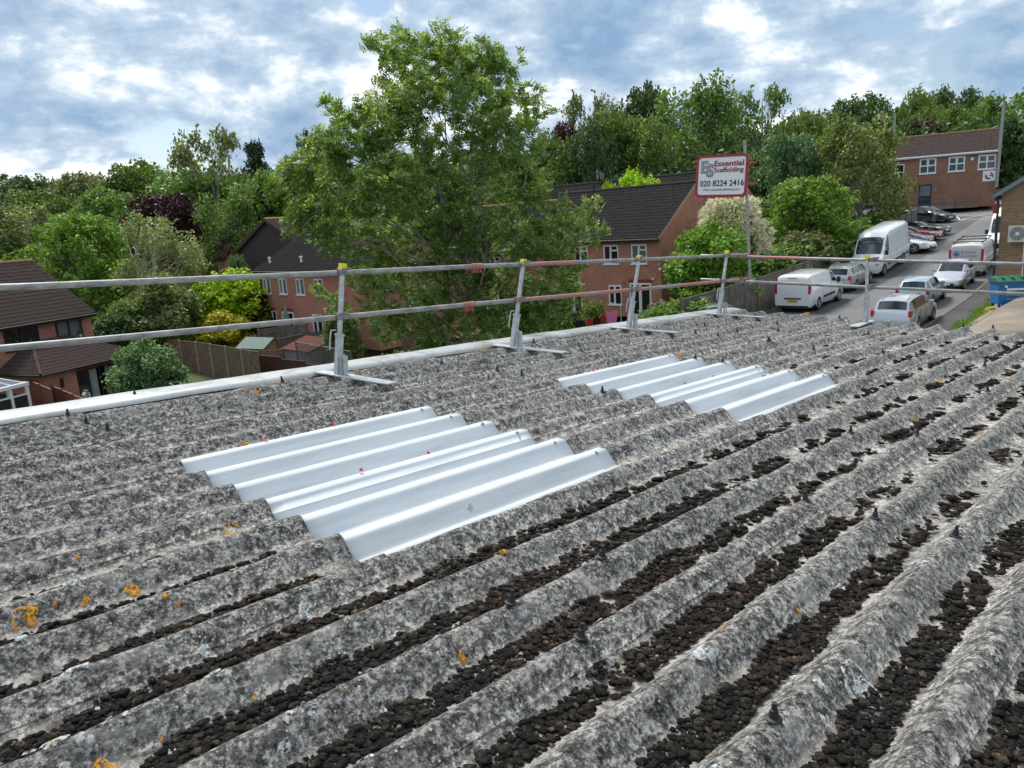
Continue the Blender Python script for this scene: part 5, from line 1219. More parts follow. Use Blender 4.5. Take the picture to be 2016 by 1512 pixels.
# sparse extra twig of a young sapling over the gable roof (right of ash)
# ================================================================== CORRUGATED ROOF (local frame u: down the corrugations, v: across, w: normal)
H=1.35; PI_=.333
Cc=Vector((0.69820,0.71404,-0.05157)).normalized(); Ec=Vector((-0.71308,0.70003,0.03847)); Ec=(Ec-Cc*Ec.dot(Cc)).normalized(); Nc=Cc.cross(Ec)
RM=Matrix((Cc,Ec,Nc)).transposed().to_4x4(); RM=Matrix.Translation(-Nc*H)@RM
RI=RM.inverted()
DEPTH=.086
def prof_np(v):
    t=(v-4.455)/PI_; s=np.abs(t-np.round(t))           # 0 at crest .5 at valley
    a=np.clip(s/.37,0,1); return -DEPTH*(.5-.5*np.cos(np.pi*a))*(1)-.004*np.clip((s-.37)/.13,0,1)
def prof_sky(v):
    t=(v-4.455)/PI_; s=np.abs(t-np.round(t))
    z=np.interp(s,[0,.085,.115,.13,.29,.31,.335,.40,.42,.44,.5],[0,0,-.006,-.014,-DEPTH+.016,-DEPTH+.006,-DEPTH,-DEPTH,-DEPTH+.008,-DEPTH,-DEPTH])
    return z
def onroof(px,py,w=0):
    d=ray(px,py); o=RI@Vector((0,0,0)); dd=RI.to_3x3()@d; t=(w-o.z)/dd.z; return o+dd*t
def fnoise(u,v):
    return .0035*np.sin(u*3.1+v*7)*np.cos(v*5.3-u*1.7)+.002*np.sin(u*11.3+v*23.1)+.0015*np.sin(u*29+v*41+np.sin(u*13)*2)
def surf(u,v): return prof_np(v)+fnoise(u,v)
def roof_material():
    m_=bpy.data.materials.new('fibre_cement_lichen'); m_.use_nodes=True; t=m_.node_tree; b=t.nodes['Principled BSDF']
    tc=t.nodes.new('ShaderNodeTexCoord'); O=tc.outputs['Object']; sp=t.nodes.new('ShaderNodeSeparateXYZ'); t.links.new(O,sp.inputs[0])
    big=noi(t,O,2.2,5,.6,.4); fine=noi(t,O,62,8,.82,.2); mid=noi(t,O,21,8,.76,.3); grit=noi(t,O,120,4,.8)
    f=mathn(t,'ADD',mathn(t,'MULTIPLY',fine,.55),mathn(t,'MULTIPLY',mid,.45))
    c=ramp(t,f,[(.405,(.014,.014,.015)),(.452,(.060,.059,.058)),(.487,(.15,.147,.14)),(.520,(.30,.29,.268)),(.556,(.66,.64,.59))])
    c=mix(t,1.0,c,ramp(t,big,[(.3,.78),(.7,1.22)]),'MULTIPLY')
    hm=ramp(t,mathn(t,'MULTIPLY',sp.outputs[2],-10),[(.0,.80),(.35,.92),(.75,1.2)]); c=mix(t,1.0,c,hm,'MULTIPLY')
    c=mix(t,mathn(t,'MULTIPLY',ramp(t,noi(t,O,6,6,.7,.5),[(.54,0),(.62,1)]),.45),c,(.36,.355,.33))
    # dark fungal spots
    v1=t.nodes.new('ShaderNodeTexVoronoi'); v1.inputs['Scale'].default_value=24; t.links.new(O,v1.inputs['Vector'])
    dsp=ramp(t,mathn(t,'ADD',v1.outputs['Distance'],mathn(t,'MULTIPLY',mathn(t,'SUBTRACT',fine,.5),.7)),[(.13,1),(.24,0)])
    dsp=mathn(t,'MULTIPLY',dsp,ramp(t,mid,[(.45,0),(.55,1)]))
    c=mix(t,mathn(t,'MULTIPLY',dsp,.75),c,(.022,.021,.022))
    # small white crustose flecks
    v2=t.nodes.new('ShaderNodeTexVoronoi'); v2.inputs['Scale'].default_value=42; t.links.new(O,v2.inputs['Vector']); v2.inputs['Randomness'].default_value=1
    ws=ramp(t,mathn(t,'ADD',v2.outputs['Distance'],mathn(t,'MULTIPLY',mathn(t,'SUBTRACT',fine,.5),.5)),[(.14,1),(.20,0)])
    ws=mathn(t,'MULTIPLY',ws,ramp(t,noi(t,O,5,3),[(.44,0),(.52,1)]))
    c=mix(t,ws,c,(.56,.57,.54))
    # valleys: cream bare cement where moss sat
    zz=mathn(t,'ADD',sp.outputs[2],mathn(t,'MULTIPLY',mathn(t,'SUBTRACT',mid,.5),.05))
    vm=ramp(t,mathn(t,'MULTIPLY',zz,-10),[(.60,0),(.80,1)])
    pink=mix(t,ramp(t,noi(t,O,7,5,.6),[(.44,0),(.55,1)]),(.17,.16,.145),(.66,.60,.52))
    dirt=ramp(t,fine,[(.30,.45),(.50,1)])
    c=mix(t,mathn(t,'MULTIPLY',vm,ramp(t,mathn(t,'MULTIPLY',sp.outputs[0],.1),[(.30,.85),(.46,.22)])),c,mix(t,1.0,pink,dirt,'MULTIPLY'))
    # ochre lichen towards the verge
    oc=ramp(t,mathn(t,'ADD',noi(t,O,11,6,.65,.4),mathn(t,'MULTIPLY',mathn(t,'SUBTRACT',sp.outputs[1],6.1),.11)),[(.665,0),(.71,1)])
    c=mix(t,mathn(t,'MULTIPLY',oc,.8),c,(.50,.20,.035))
    t.links.new(c,b.inputs['Base Color']); b.inputs['Roughness'].default_value=.92; b.inputs['Specular IOR Level'].default_value=.25
    bn=t.nodes.new('ShaderNodeBump'); bn.inputs['Strength'].default_value=1.0; bn.inputs['Distance'].default_value=.012
    hgt=mathn(t,'ADD',mathn(t,'MULTIPLY',fine,1.0),mathn(t,'ADD',mathn(t,'MULTIPLY',grit,.35),mathn(t,'MULTIPLY',mid,.6)))
    t.links.new(hgt,bn.inputs['Height']); t.links.new(bn.outputs[0],b.inputs['Normal']); return m_
M['cement']=roof_material()
def sky_material():
    m_=mat('rooflight_grp',(.54,.585,.615),.65,spec=.15); t=m_.node_tree; b=t.nodes['Principled BSDF']; tc=t.nodes.new('ShaderNodeTexCoord')
    mp=t.nodes.new('ShaderNodeMapping'); mp.inputs['Scale'].default_value=(.6,9,1); t.links.new(tc.outputs['Object'],mp.inputs[0])
    f=ramp(t,noi(t,mp.outputs[0],2,5,.6),[(.3,(.44,.48,.51)),(.5,(.53,.57,.60)),(.7,(.59,.62,.64))]); t.links.new(f,b.inputs['Base Color'])
    return m_
M['grp']=sky_material()
roof=thing('corrugated_roof','weathered grey corrugated fibre cement roof with lichen covered ridges in the foreground','roof',matrix=RM)
LAP=[-1.9,-.25,1.80,3.74,5.24,7.2,8.9,10.6,12.12]
def sheet(k0,u0,u1,kind,z_off,name='roof_sheet',label=None,nu=None,lapv=.14):
    """sheet between crest k0+3 (low v) and k0 (high v)"""
    vh=4.455-PI_*k0+ (.16 if k0==6 and kind!='sky' else .085); vl=4.455-PI_*(k0+3)-.075
    if k0==-3 and (1.6<u0<1.8 or 5<u0<5.3): vl=4.455+.035
    if kind=='sky' and k0==3: vl=4.455-PI_*5.5-.03
    cfun=prof_sky if kind=='sky' else prof_np
    nv=100 if kind=='sky' else (3*22 if u0<5.3 else 3*16)
    nu=nu or (16 if kind=='sky' else int((u1-u0)/(.035 if u0<3.8 and k0>=0 else .07)))
    vv=np.linspace(vl,vh,nv); 
    if kind=='sky':
        sv=[]
        for kk in range(k0-1,k0+5):
            for q in (0,.085,.115,.13,.29,.31,.335,.40,.42,.44,.4999): sv+=[4.455-PI_*(kk+q),4.455-PI_*(kk-q)]
        vv=np.array(sorted(set([vl,vh]+[round(x,5) for x in sv if vl<x<vh]))); nv=len(vv)
    uu=np.linspace(u0,u1,nu); U,Vv=np.meshgrid(uu,vv,indexing='ij')
    # sheet tilts by its own thickness at the laps (upper end tucked under)
    tilt=(U-u0)/(u1-u0)*(.014 if kind!='sky' else .010)-(.008 if kind=='sky' else 0)
    Z=cfun(Vv)+ (fnoise(U,Vv) if kind!='sky' else 0)+tilt+z_off
    # side lap: low-v edge lies over its neighbour
    Z+=.002*np.clip((Vv-(vl+.3))/-.3,0,1)
    th=.006 if kind!='sky' else .003
    top=np.stack([U,Vv,Z],-1).reshape(-1,3)
    idx=np.arange(nu*nv).reshape(nu,nv)
    f=np.stack([idx[:-1,:-1],idx[1:,:-1],idx[1:,1:],idx[:-1,1:]],-1).reshape(-1,4)
    # underside edge lips (down-slope end and both long edges)
    v=[top];F=[f]; base=len(top)
    for line in (idx[-1,:],idx[:,0],idx[:,-1],idx[0,:]):
        lp=top[line].copy(); lp[:,2]-=th*(1.6 if line is idx[-1,:] else 1); v.append(lp); b=base+np.arange(len(line)); base+=len(line)
        F.append(np.stack([line[:-1],line[1:],b[1:],b[:-1]],-1))
    me=npmesh(name,np.concatenate(v),np.concatenate(F),M['grp'] if kind=='sky' else M['cement'],kind!='sky')
    o=link(bpy.data.objects.new(name,me),roof)
    if label: o['label']=label
    return o
SKY={(0,2),(3,2),(0,4),(3,4)}
for ri in range(len(LAP)-1):
    for k0 in range(-6,21,3):
        u0,u1=LAP[ri],LAP[ri+1]
        if u1<0 and k0<0: continue
        if u0>9 and k0>18: continue
        key=(k0,ri)
        if key in {(0,3-1),(3,3-1)} : kind='sky'
        elif key in {(0,4),(3,4)}: kind='sky'
        else: kind='c'
        if key in SKY and kind!='sky': pass
        lab={(0,2):'upper clear rooflight sheet nearest the camera, top half',(3,2):'clear rooflight sheet nearest the camera, lower half',(0,4):'far clear rooflight sheet, top half',(3,4):'far clear rooflight sheet, lower half'}.get(key)
        sheet(k0,u0-(.04 if kind=='sky' else .12),u1+(0 if kind=='sky' else random.uniform(-.006,.006)),kind,0 if kind!='sky' else .001,'rooflight_sheet' if kind=='sky' else 'roof_sheet',lab)
# screws and caps
mcap=MB().lathe([(0.024,0),(.024,.004),(.015,.007),(.012,.022),(.0115,.030),(.0075,.031),(.0075,.052),(0,.053)],12,'z').mesh('bolt_cap',M['black'],False)
mwash=MB().lathe([(.015,0),(.014,.004),(.008,.005),(.008,.012),(0,.012)],10,'z').mesh('roof_bolt',M['lead'],True)
mred=MB().lathe([(.012,0),(.012,.004),(.0085,.006),(.0085,.014),(0,.015)],8,'z').mesh('red_screw',mat('red_plastic',(.62,.01,.03),.4),True)
def crest(v): return 4.455-PI_*round((4.455-v)/PI_)
def put(me,name,u,v,tilt=True,w=None):
    o=link(bpy.data.objects.new(name,me),roof); o.location=(u,v,float(surf(u,v))+.012 if w is None else w); o.rotation_euler=(random.gauss(0,.08),random.gauss(0,.08),0) if tilt else (0,0,0); return o
seen=set()
for (x,y) in [(1540,1430),(1148,1262),(1007,1193),(1888,1063),(137,822),(172,836),(209,849),(265,782),(565,756),(855,716),(1065,678),(1195,776),(1330,668),(1398,644),(1547,655),(1645,627),(1700,660),(1690,629),(1780,709),(1890,645),(1946,647),(1922,721),(2010,729),(1935,773),(1805,859),(1585,991),(1525,674),(1440,655),(1600,690),(1240,1122),(1660,1010)]:
    p=onroof(x,y); v=crest(p.y); put(mcap,'bolt_cap',p.x,v)
rq=random.Random(5)
for ui,u in enumerate(LAP[1:-1]+[11.7]):
    for k in range(-5,20):
        v=4.455-PI_*k
        if u<7 and -1<k<6.5: continue
        if rq.random()<(.10 if u<7.3 else .24) and u>5.2: put(mcap,'bolt_cap',u-.1+rq.uniform(-.02,.02),v)
for k in range(0,6):
    v=4.455-PI_*k
    for u in (3.74-.1,7.2-.1,1.8-.12,5.24-.12): put(mwash,'roof_bolt',u,v-.03,False)
for (x,y) in [(657,838),(523,868),(843,892),(711,931),(1228,715),(1168,730),(1404,740),(1348,756)]:
    p=onroof(x,y); put(mred,'red_screw',p.x,p.y,False,max(float(prof_sky(np.array(p.y))),-.03)+.014)
# verge flashing: galvanised capping, outer kerb
def flash():
    mt=mat('verge_metal',(.52,.55,.56),.45,.25,var=.12,vscale=3); t=mt.node_tree; b=t.nodes['Principled BSDF']; tc=t.nodes.new('ShaderNodeTexCoord')
    f=ramp(t,noi(t,tc.outputs['Object'],1.6,8,.7,.5),[(.48,(.40,.425,.43)),(.60,(.27,.28,.25)),(.70,(.10,.10,.08))]); t.links.new(f,b.inputs['Base Color'])
    sec=[(6.28,-.02),(6.30,.012),(6.36,.022),(6.50,.026),(6.585,.022),(6.60,.008),(6.602,-.32)]
    segs=[-1.0,.9,3.1,5.3,7.5,9.7,12.0]
    for i in range(len(segs)-1):
        v=[];n=9
        for j in range(n):
            u=lerp(segs[i],segs[i+1]+.06,j/(n-1)); sh=-.16*max(0,(u-6)/6)**1.5
            for (a,b_) in sec: v.append((u,a+sh+.004*math.sin(u*3),b_+.003*math.sin(u*5+a*9)+.003*(i%2)))
        m_=len(sec); f=[(j*m_+k,(j+1)*m_+k,(j+1)*m_+k+1,j*m_+k+1) for j in range(n-1) for k in range(m_-1)]
        o=link(bpy.data.objects.new('verge_flashing',npmesh('verge_flashing',v,f,mt,True)),roof)
flash()
# wall of the building under the roof (seen only from other positions) and rain gutter
wallm=MB(); wallm.bb(-2,11.9,-1.7,6.45,-7.5,-.25); wallm.build('wall',M['brick_buff'],roof)
mb=MB()
vs=[];n=9
for u_ in (-1.7,6.4):
    for k in range(n): a=math.pi*k/(n-1); vs.append((12.2-.08*math.cos(a),u_,-.16-.08*math.sin(a)))
mb.add(vs,[(k,k+1,n+k+1,n+k) for k in range(n-1)]).build('gutter',M['fascia_dark'],roof)
# piece of lead / flat broken slate on the far right crest
p=onroof(1985,672)
dbr=thing('metal_scrap','crumpled grey metal flashing piece lying on the roof at the far right','scrap',matrix=RM@Matrix.Translation((p.x,p.y,float(surf(p.x,p.y))+.03)))
vs=[]
for i in range(7):
    for j in range(5): vs.append((i*.07-.2,j*.06-.1,.03*math.sin(i*1.7+j)+.03*abs(j-2)*-.6))
MB().add(vs,[(i*5+j,(i+1)*5+j,(i+1)*5+j+1,i*5+j+1) for i in range(6) for j in range(4)]).build('sheet',M['lead'],dbr)

# ------------------------------------------------------------------ moss lumps in the valleys (stuff)
def ico(sub):
    b=bmesh.new(); bmesh.ops.create_icosphere(b,subdivisions=sub,radius=1); v=np.array([x.co[:] for x in b.verts]); f=np.array([[q.index for q in x.verts] for x in b.faces]); b.free(); return v,f
i1=ico(1); i2=ico(2)
def moss_density(j,u,v):
    # j = valley number below crest j (0 = under the first rooflight crest)
    base={-2:0,-1:0,0:.0,1:.05,2:.5,3:.7,4:.88,5:.95,6:.97}.get(j,0 if j<0 else 1.0)
    if 0<=j<=5 and 1.6<u<4.0: return 0
    if 0<=j<=5 and 4.9<u<7.4: return 0
    if j<6 and u>3.7: base=.55*(1 if (7.6<u<11.4 and j>=1) else .0)
    elif u>4.6: base*=.60
    elif u>3.0: base*=1-.25*(u-3.0)
    return base
pts=[];rm=np.random.default_rng(31)
for j in range(-2,18):
    vc=4.455-PI_*(j+.5); u=-.6 if j<14 else 0
    wv=.046+.011*min(1,max(0,(j-2)/6))
    if j<=5: wv=.017+.005*max(0,j)
    while u<12:
        dist=math.hypot(u,vc); size=.0088 if dist<3.2 else (.0135 if dist<5 else .019)
        den=moss_density(j,u,vc)
        if den>0:
            ww=wv*(.85+.45*noise.noise(Vector((u*3.5,vc*3.1,9))))
            for q in range(max(1,int(ww*2.6/size*.62))):
                uu=u+rm.uniform(-1,1)*size*.8; dv=rm.uniform(-1,1)*ww*1.3; vv_=vc+dv+.006
                hole=noise.noise(Vector((uu*9,vv_*16,2)))*.55+noise.noise(Vector((uu*2.4,vv_*3,5)))*.55+noise.noise(Vector((uu*22,vv_*30,7)))*.25
                if .52+hole-.20*abs(dv/ww)**2 > (1-den)*1.05+.12: pts.append((uu,vv_,size*rm.choice([.45,.6,.8,1,1.25,1.7],p=[.15,.2,.25,.2,.13,.07]),dist))
        u+=size*.95
pts=np.array(pts); print('moss lumps',len(pts))
mm=bpy.data.materials.new('moss_dry'); mm.use_nodes=True; t=mm.node_tree; b=t.nodes['Principled BSDF']; ge=t.nodes.new('ShaderNodeNewGeometry'); tc=t.nodes.new('ShaderNodeTexCoord')
c=ramp(t,ge.outputs['Random Per Island'],[(0,(.006,.0055,.005)),(.55,(.014,.0125,.011)),(.85,(.026,.022,.018)),(.97,(.045,.037,.028)),(1,(.08,.06,.045))])
c=mix(t,1.0,c,ramp(t,noi(t,tc.outputs['Object'],90,5,.75),[(.38,.35),(.5,1),(.64,3.2)]),'MULTIPLY')
br=ramp(t,noi(t,tc.outputs['Object'],.9,2),[(.4,(.85,.87,.85)),(.6,(1.2,1.0,.9))]); c=mix(t,1.0,c,br,'MULTIPLY')
t.links.new(c,b.inputs['Base Color']); b.inputs['Roughness'].default_value=.95; b.inputs['Specular IOR Level'].default_value=.2
bn=t.nodes.new('ShaderNodeBump'); bn.inputs['Strength'].default_value=.9; bn.inputs['Distance'].default_value=.004; t.links.new(noi(t,tc.outputs['Object'],260,4,.8),bn.inputs['Height']); t.links.new(bn.outputs[0],b.inputs['Normal'])
def lumps(sel,ic,name,label):
    v0,f0=ic; n=len(sel); s=sel[:,2][:,None,None]
    a=rm.uniform(0,6.283,n); ca,sa=np.cos(a),np.sin(a); sc=rm.uniform(.75,1.3,(n,1,3))*np.array([1.2,.95,.42])
    base=v0[None]*sc*(1+rm.normal(0,.20,(n,len(v0),1)))
    x=base[:,:,0]*ca[:,None]-base[:,:,1]*sa[:,None]; y=base[:,:,0]*sa[:,None]+base[:,:,1]*ca[:,None]
    z=base[:,:,2]; W_=surf(sel[:,0],sel[:,1])
    # lumps near the valley centre pile up
    vcn=4.455-PI_*(np.floor((4.455-sel[:,1])/PI_)+.5); pile=np.clip(1-np.abs(sel[:,1]-vcn)/.07,0,1)*sel[:,2]*rm.uniform(0,.9,n)
    V=np.stack([sel[:,0][:,None]+x*s[:,:,0],sel[:,1][:,None]+y*s[:,:,0],W_[:,None]+.012+(z+.30)*s[:,:,0]+pile[:,None]],-1).reshape(-1,3)
    F=(f0[None]+(np.arange(n)*len(v0))[:,None,None]).reshape(-1,3)
    o=link(bpy.data.objects.new(name,npmesh(name,V,F,mm,True)),None); o.matrix_world=RM; return tag(o,label,kind='stuff')
near=pts[:,3]<3.0
lumps(pts[near],i2,'moss','dark dried moss lumps lying in the near roof valleys'); lumps(pts[~near],i1,'moss','dark dried moss lumps in the further roof valleys')
# ------------------------------------------------------------------ lichen rosettes
def lichen_m(name,c0,c1,sc):
    m_=bpy.data.materials.new(name); m_.use_nodes=True; t=m_.node_tree; b=t.nodes['Principled BSDF']; tc=t.nodes.new('ShaderNodeTexCoord')
    t.links.new(ramp(t,noi(t,tc.outputs['Object'],sc,6,.75),[(.35,c0),(.6,c1)]),b.inputs['Base Color']); b.inputs['Roughness'].default_value=.9
    bn=t.nodes.new('ShaderNodeBump'); bn.inputs['Strength'].default_value=.7; bn.inputs['Distance'].default_value=.003; t.links.new(noi(t,tc.outputs['Object'],sc*2.2,5,.7),bn.inputs['Height']); t.links.new(bn.outputs[0],b.inputs['Normal'])
    t.links.new(ramp(t,noi(t,tc.outputs['Object'],sc*.8,5,.8),[(.46,0),(.50,1)]),b.inputs['Alpha']); return m_
lo_=lichen_m('lichen_orange',(.42,.17,.01),(.72,.33,.01),110); lg_=lichen_m('lichen_pale',(.24,.26,.26),(.58,.61,.60),80)
LM=MB(); rl_=random.Random(9)
def rosette(u,v,r,mi,ring=0,rag=.3,partial=1.0):
    n=26; ph=[rl_.uniform(0,6.28) for _ in range(4)]
    radii=[0,.35,.7,1] if not ring else [ring,(1+ring)/2,1]
    rings=[]
    a0=rl_.uniform(0,6.28)
    for rr in radii:
        row=[]
        for k in range(n):
            a=2*math.pi*k/n; q=r*rr*(1+rag*rr*(.45*math.sin(2*a+ph[0])+.3*math.sin(3*a+ph[1])+.25*math.sin(5*a+ph[2])+.25*math.sin(8*a+ph[3])))
            uu=u+q*math.cos(a)*1.0; vv=v+q*math.sin(a)*.95; row.append((uu,vv,float(surf(uu,vv))+.0165+(.0015 if .2<rr<1 else 0)-(.004 if rr==1 else 0)))
        rings.append(row)
    vs=[p for row in rings for p in row]; fs=[(i*n+k,i*n+(k+1)%n,(i+1)*n+(k+1)%n,(i+1)*n+k) for i in range(len(radii)-1) for k in range(n) if partial>=1 or (k/n)<partial or rl_.random()<.2]
    LM.add(vs,fs,mi)
def ros_px(x,y,rpx,mi,**k):
    p=onroof(x,y,-.02); d=(RM@p).length; rosette(p.x,p.y,rpx*d/1512*.95,mi,**k)
for (x,y,r_,kw) in [(205,1490,20,{}),(260,1146,12,{}),(45,1210,17,dict(ring=.7,partial=.6)),(60,1205,12,dict(rag=.7)),(168,1172,7,dict(rag=.6)),(108,1472,14,dict(rag=.5)),(458,1027,15,dict(ring=.7,partial=.75)),(375,836,8,{}),(695,808,9,dict(rag=.5)),(545,760,7,{}),(174,1272,6,{}),(107,1187,4,{}),(482,863,6,{}),(635,863,6,dict(rag=.6)),(990,1098,9,dict(rag=.8)),(250,1000,4,{}),(1920,838,8,dict(rag=.7)),(1850,740,7,dict(rag=.7)),(1653,833,6,{}),(1800,812,5,{}),(1575,1190,5,{}),(490,1158,4,{}),(315,1433,4,{}),(500,1353,5,{}),(1985,750,6,{}),(30,822,7,dict(rag=.6)),(105,812,6,dict(rag=.6)),(205,800,8,dict(rag=.6)),(245,795,6,{}),(368,778,8,dict(rag=.7)),(445,772,5,{}),(505,770,5,{}),(700,735,6,{}),(722,737,6,{}),(820,715,7,dict(rag=.6)),(905,708,6,dict(rag=.6)),(945,695,8,dict(rag=.6)),(1240,668,6,{}),(1300,660,6,{}),(1770,643,7,dict(rag=.5)),(1585,620,9,dict(rag=.5)),(1662,624,7,dict(rag=.5)),(1400,700,5,{}),(1340,700,5,dict(rag=.6))]:
    ros_px(x,y,r_,0,**kw)
for (x,y,r_,kw) in [(1700,1335,40,dict(ring=.8,rag=.2)),(1700,1335,24,dict(rag=.7)),(1385,1298,22,dict(rag=.4)),(1240,1100,12,dict(ring=.5)),(1225,1130,8,{}),(405,1268,14,dict(rag=.5)),(420,1270,8,{}),(150,1335,14,dict(rag=.6)),(168,1330,11,{}),(130,1350,10,{}),(570,1430,12,{}),(620,1415,11,{}),(335,1447,11,dict(ring=.3)),(105,1480,18,dict(rag=.5)),(60,1495,12,{}),(130,1505,9,{}),(145,1160,15,dict(rag=.6)),(335,1130,8,{}),(450,1160,9,dict(ring=.5)),(505,1165,7,{}),(45,1275,9,{}),(10,1320,9,{}),(320,1285,6,{}),(188,1365,6,{}),(160,1470,10,{}),(180,1468,7,{}),(310,1405,7,{}),(410,1355,6,{}),(420,1350,5,{}),(755,1375,8,{}),(650,1290,6,{}),(560,820,16,dict(ring=.75,rag=.25)),(190,925,10,dict(ring=.6)),(345,760,10,dict(ring=.8)),(875,722,10,dict(ring=.8)),(1290,865,14,dict(rag=.5)),(1320,850,9,{}),(1310,905,9,dict(ring=.6)),(1140,805,9,{}),(600,1190,16,dict(rag=.6)),(925,990,8,{}),(1500,1000,8,{}),(1250,945,9,dict(rag=.7)),(1660,1135,9,{}),(1930,1010,8,{}),(1560,1060,6,{}),(745,1290,7,{}),(250,1430,9,dict(rag=.5)),(215,1415,7,{})]:
    ros_px(x,y,r_,1,**kw)
for i in range(560):
    u=rl_.uniform(-.3,9) if i<200 else rl_.uniform(-.2,2.6); v=rl_.uniform(-1,6.1) if i<200 else rl_.uniform(.5,3.8); s=(v-4.455)/PI_; s=abs(s-round(s))
    if s>.3 or (1.75<u<3.9 and 2.3<v<4.7) or (5<u<7.3 and 2.3<v<4.7): continue
    rosette(u,v,rl_.choice([.004,.006,.008,.012,.018])*rl_.uniform(.7,1.2),1 if rl_.random()<.88 else 0,rag=.5)
o=LM.build('lichen',[lo_,lg_],None,True); o.matrix_world=RM; tag(o,'orange and pale grey lichen rosettes spotted over the old roof sheets',kind='stuff')

# ================================================================== GUARD RAIL
def tube_mat(name,seed,red):
    m_=bpy.data.materials.new(name); m_.use_nodes=True; t=m_.node_tree; b=t.nodes['Principled BSDF']; tc=t.nodes.new('ShaderNodeTexCoord')
    mp=t.nodes.new('ShaderNodeMapping'); mp.inputs['Location'].default_value=(seed,seed*2,0); mp.inputs['Scale'].default_value=(1,1,3); t.links.new(tc.outputs['Object'],mp.inputs[0])
    gcol=ramp(t,noi(t,mp.outputs[0],7,7,.7),[(.3,(.13,.13,.125)),(.5,(.27,.275,.27)),(.7,(.40,.41,.40))])
    rr_=noi(t,mp.outputs[0],.75,3,.5); rf=noi(t,mp.outputs[0],14,6,.7)
    f=ramp(t,mathn(t,'ADD',rr_,mathn(t,'MULTIPLY',mathn(t,'SUBTRACT',rf,.5),.22)),[(red,0),(red+.05,1)])
    t.links.new(mix(t,mathn(t,'MULTIPLY',f,.85),gcol,(.44,.16,.14)),b.inputs['Base Color'])
    b.inputs['Roughness'].default_value=.5; b.inputs['Metallic'].default_value=.35
    bn=t.nodes.new('ShaderNodeBump'); bn.inputs['Strength'].default_value=.25; bn.inputs['Distance'].default_value=.004; t.links.new(rf,bn.inputs['Height']); t.links.new(bn.outputs[0],b.inputs['Normal']); return m_
TM=[tube_mat('scaffold_tube_a',0,.66),tube_mat('scaffold_tube_b',7,.60),tube_mat('scaffold_tube_c',3,.60),tube_mat('scaffold_tube_d',11,.52)]
def rail_tube(label,a,b,mt,r=.0242):
    a=Vector(a);b=Vector(b); t=thing('scaffold_tube',label,'scaffold tube',matrix=RM@Matrix.Translation(a))
    n=14; pts=[(b-a)*(i/n)+Vector((0,0,-.006*math.sin(math.pi*i/n))) for i in range(n+1)]
    MB().path(pts,[r]*(n+1),18).build('tube',mt,t,True)
    d=(b-a).normalized(); e=MB(); 
    for p,s in((Vector((0,0,0)),-1),(b-a,1)): e.tube(p+d*s*.0005,p+d*s*.001,r*.86,14)
    e.build('tube_bore',M['dark'],t); return t
def onplane_v(px,py,v):
    d=RI.to_3x3()@ray(px,py); o=RI@Vector((0,0,0)); t=(v-o.y)/d.y; return o+d*t
def onplane_u(px,py,u):
    d=RI.to_3x3()@ray(px,py); o=RI@Vector((0,0,0)); t=(u-o.x)/d.x; return o+d*t
VR=4.5*H; UR=8.85*H
jt=onplane_v(937,530,VR); jb=onplane_v(921,601,VR); wt,wb=.945,.54
TL=onplane_v(0,565,VR).z; TR=onplane_v(1468,501,VR); BL=onplane_v(0,685,VR); BR=onplane_v(1478,548,VR); T0=onplane_v(0,565,VR)
def linz(a,b,u): return lerp(a.z,b.z,(u-a.x)/(b.x-a.x))
zt=lambda u: linz(T0,TR,u); zb_=lambda u: linz(BL,BR,u)
rail_tube('near length of the top guard rail tube, from the left edge to the red coupler',(0.2,VR,zt(.2)),(jt.x,VR,zt(jt.x)),TM[0])
rail_tube('far length of the top guard rail tube, from the red coupler to the corner pole',(jt.x,VR,zt(jt.x)),(TR.x+.05,VR,zt(TR.x+.05)),TM[2])
rail_tube('near length of the lower guard rail tube, from the left edge to the red coupler',(0.2,VR,zb_(.2)),(jb.x,VR,zb_(jb.x)),TM[1])
rail_tube('far length of the lower guard rail tube with faded red paint',(jb.x,VR,zb_(jb.x)),(BR.x+.02,VR,zb_(BR.x)),TM[3])
Rt=[onplane_u(x,y,UR) for x,y in((1380,503),(2016,519))]; Rb=[onplane_u(x,y,UR) for x,y in((1380,550),(2016,578))]
def ext(a,b,k): return b+(b-a)*k
rail_tube('top guard rail tube across the far roof edge, reddish near the corner pole',Rt[0],ext(Rt[0],Rt[1],.5),TM[3])
rail_tube('lower guard rail tube across the far roof edge before the parked cars',Rb[0],ext(Rb[0],Rb[1],.5),TM[0])
def clampm(t,c,axis,mt,r=.034,w=.055,name='clamp'):
    """band coupler round a tube + bolt with nut"""
    c=Vector(c); ax=Vector(axis).normalized(); mb=MB(); q=ax.to_track_quat('Z','Y')
    vs=[];n=14;prof=[(r-.004,-w/2),(r,-w/2),(r+.002,0),(r,w/2),(r-.004,w/2)]
    for rr,h in prof:
        for k in range(n): a=2*math.pi*k/n; vs.append(c+q@Vector((rr*math.cos(a),rr*math.sin(a),h)))
    mb.add(vs,[(a*n+k,a*n+(k+1)%n,(a+1)*n+(k+1)%n,(a+1)*n+k) for a in range(4) for k in range(n)])
    mb.tube(c+Vector((.01,-.03,.02)),c+Vector((.045,-.065,.035)),.008,6); mb.tube(c+Vector((.036,-.056,.031)),c+Vector((.048,-.068,.036)),.014,6); mb.box(c+Vector((.0,-.03,.025)),(.04,.03,.03))
    return mb.build(name,mt,t,True)
MCL=mat('clamp_steel',(.24,.235,.22),.6,.4,var=.4,vscale=40)
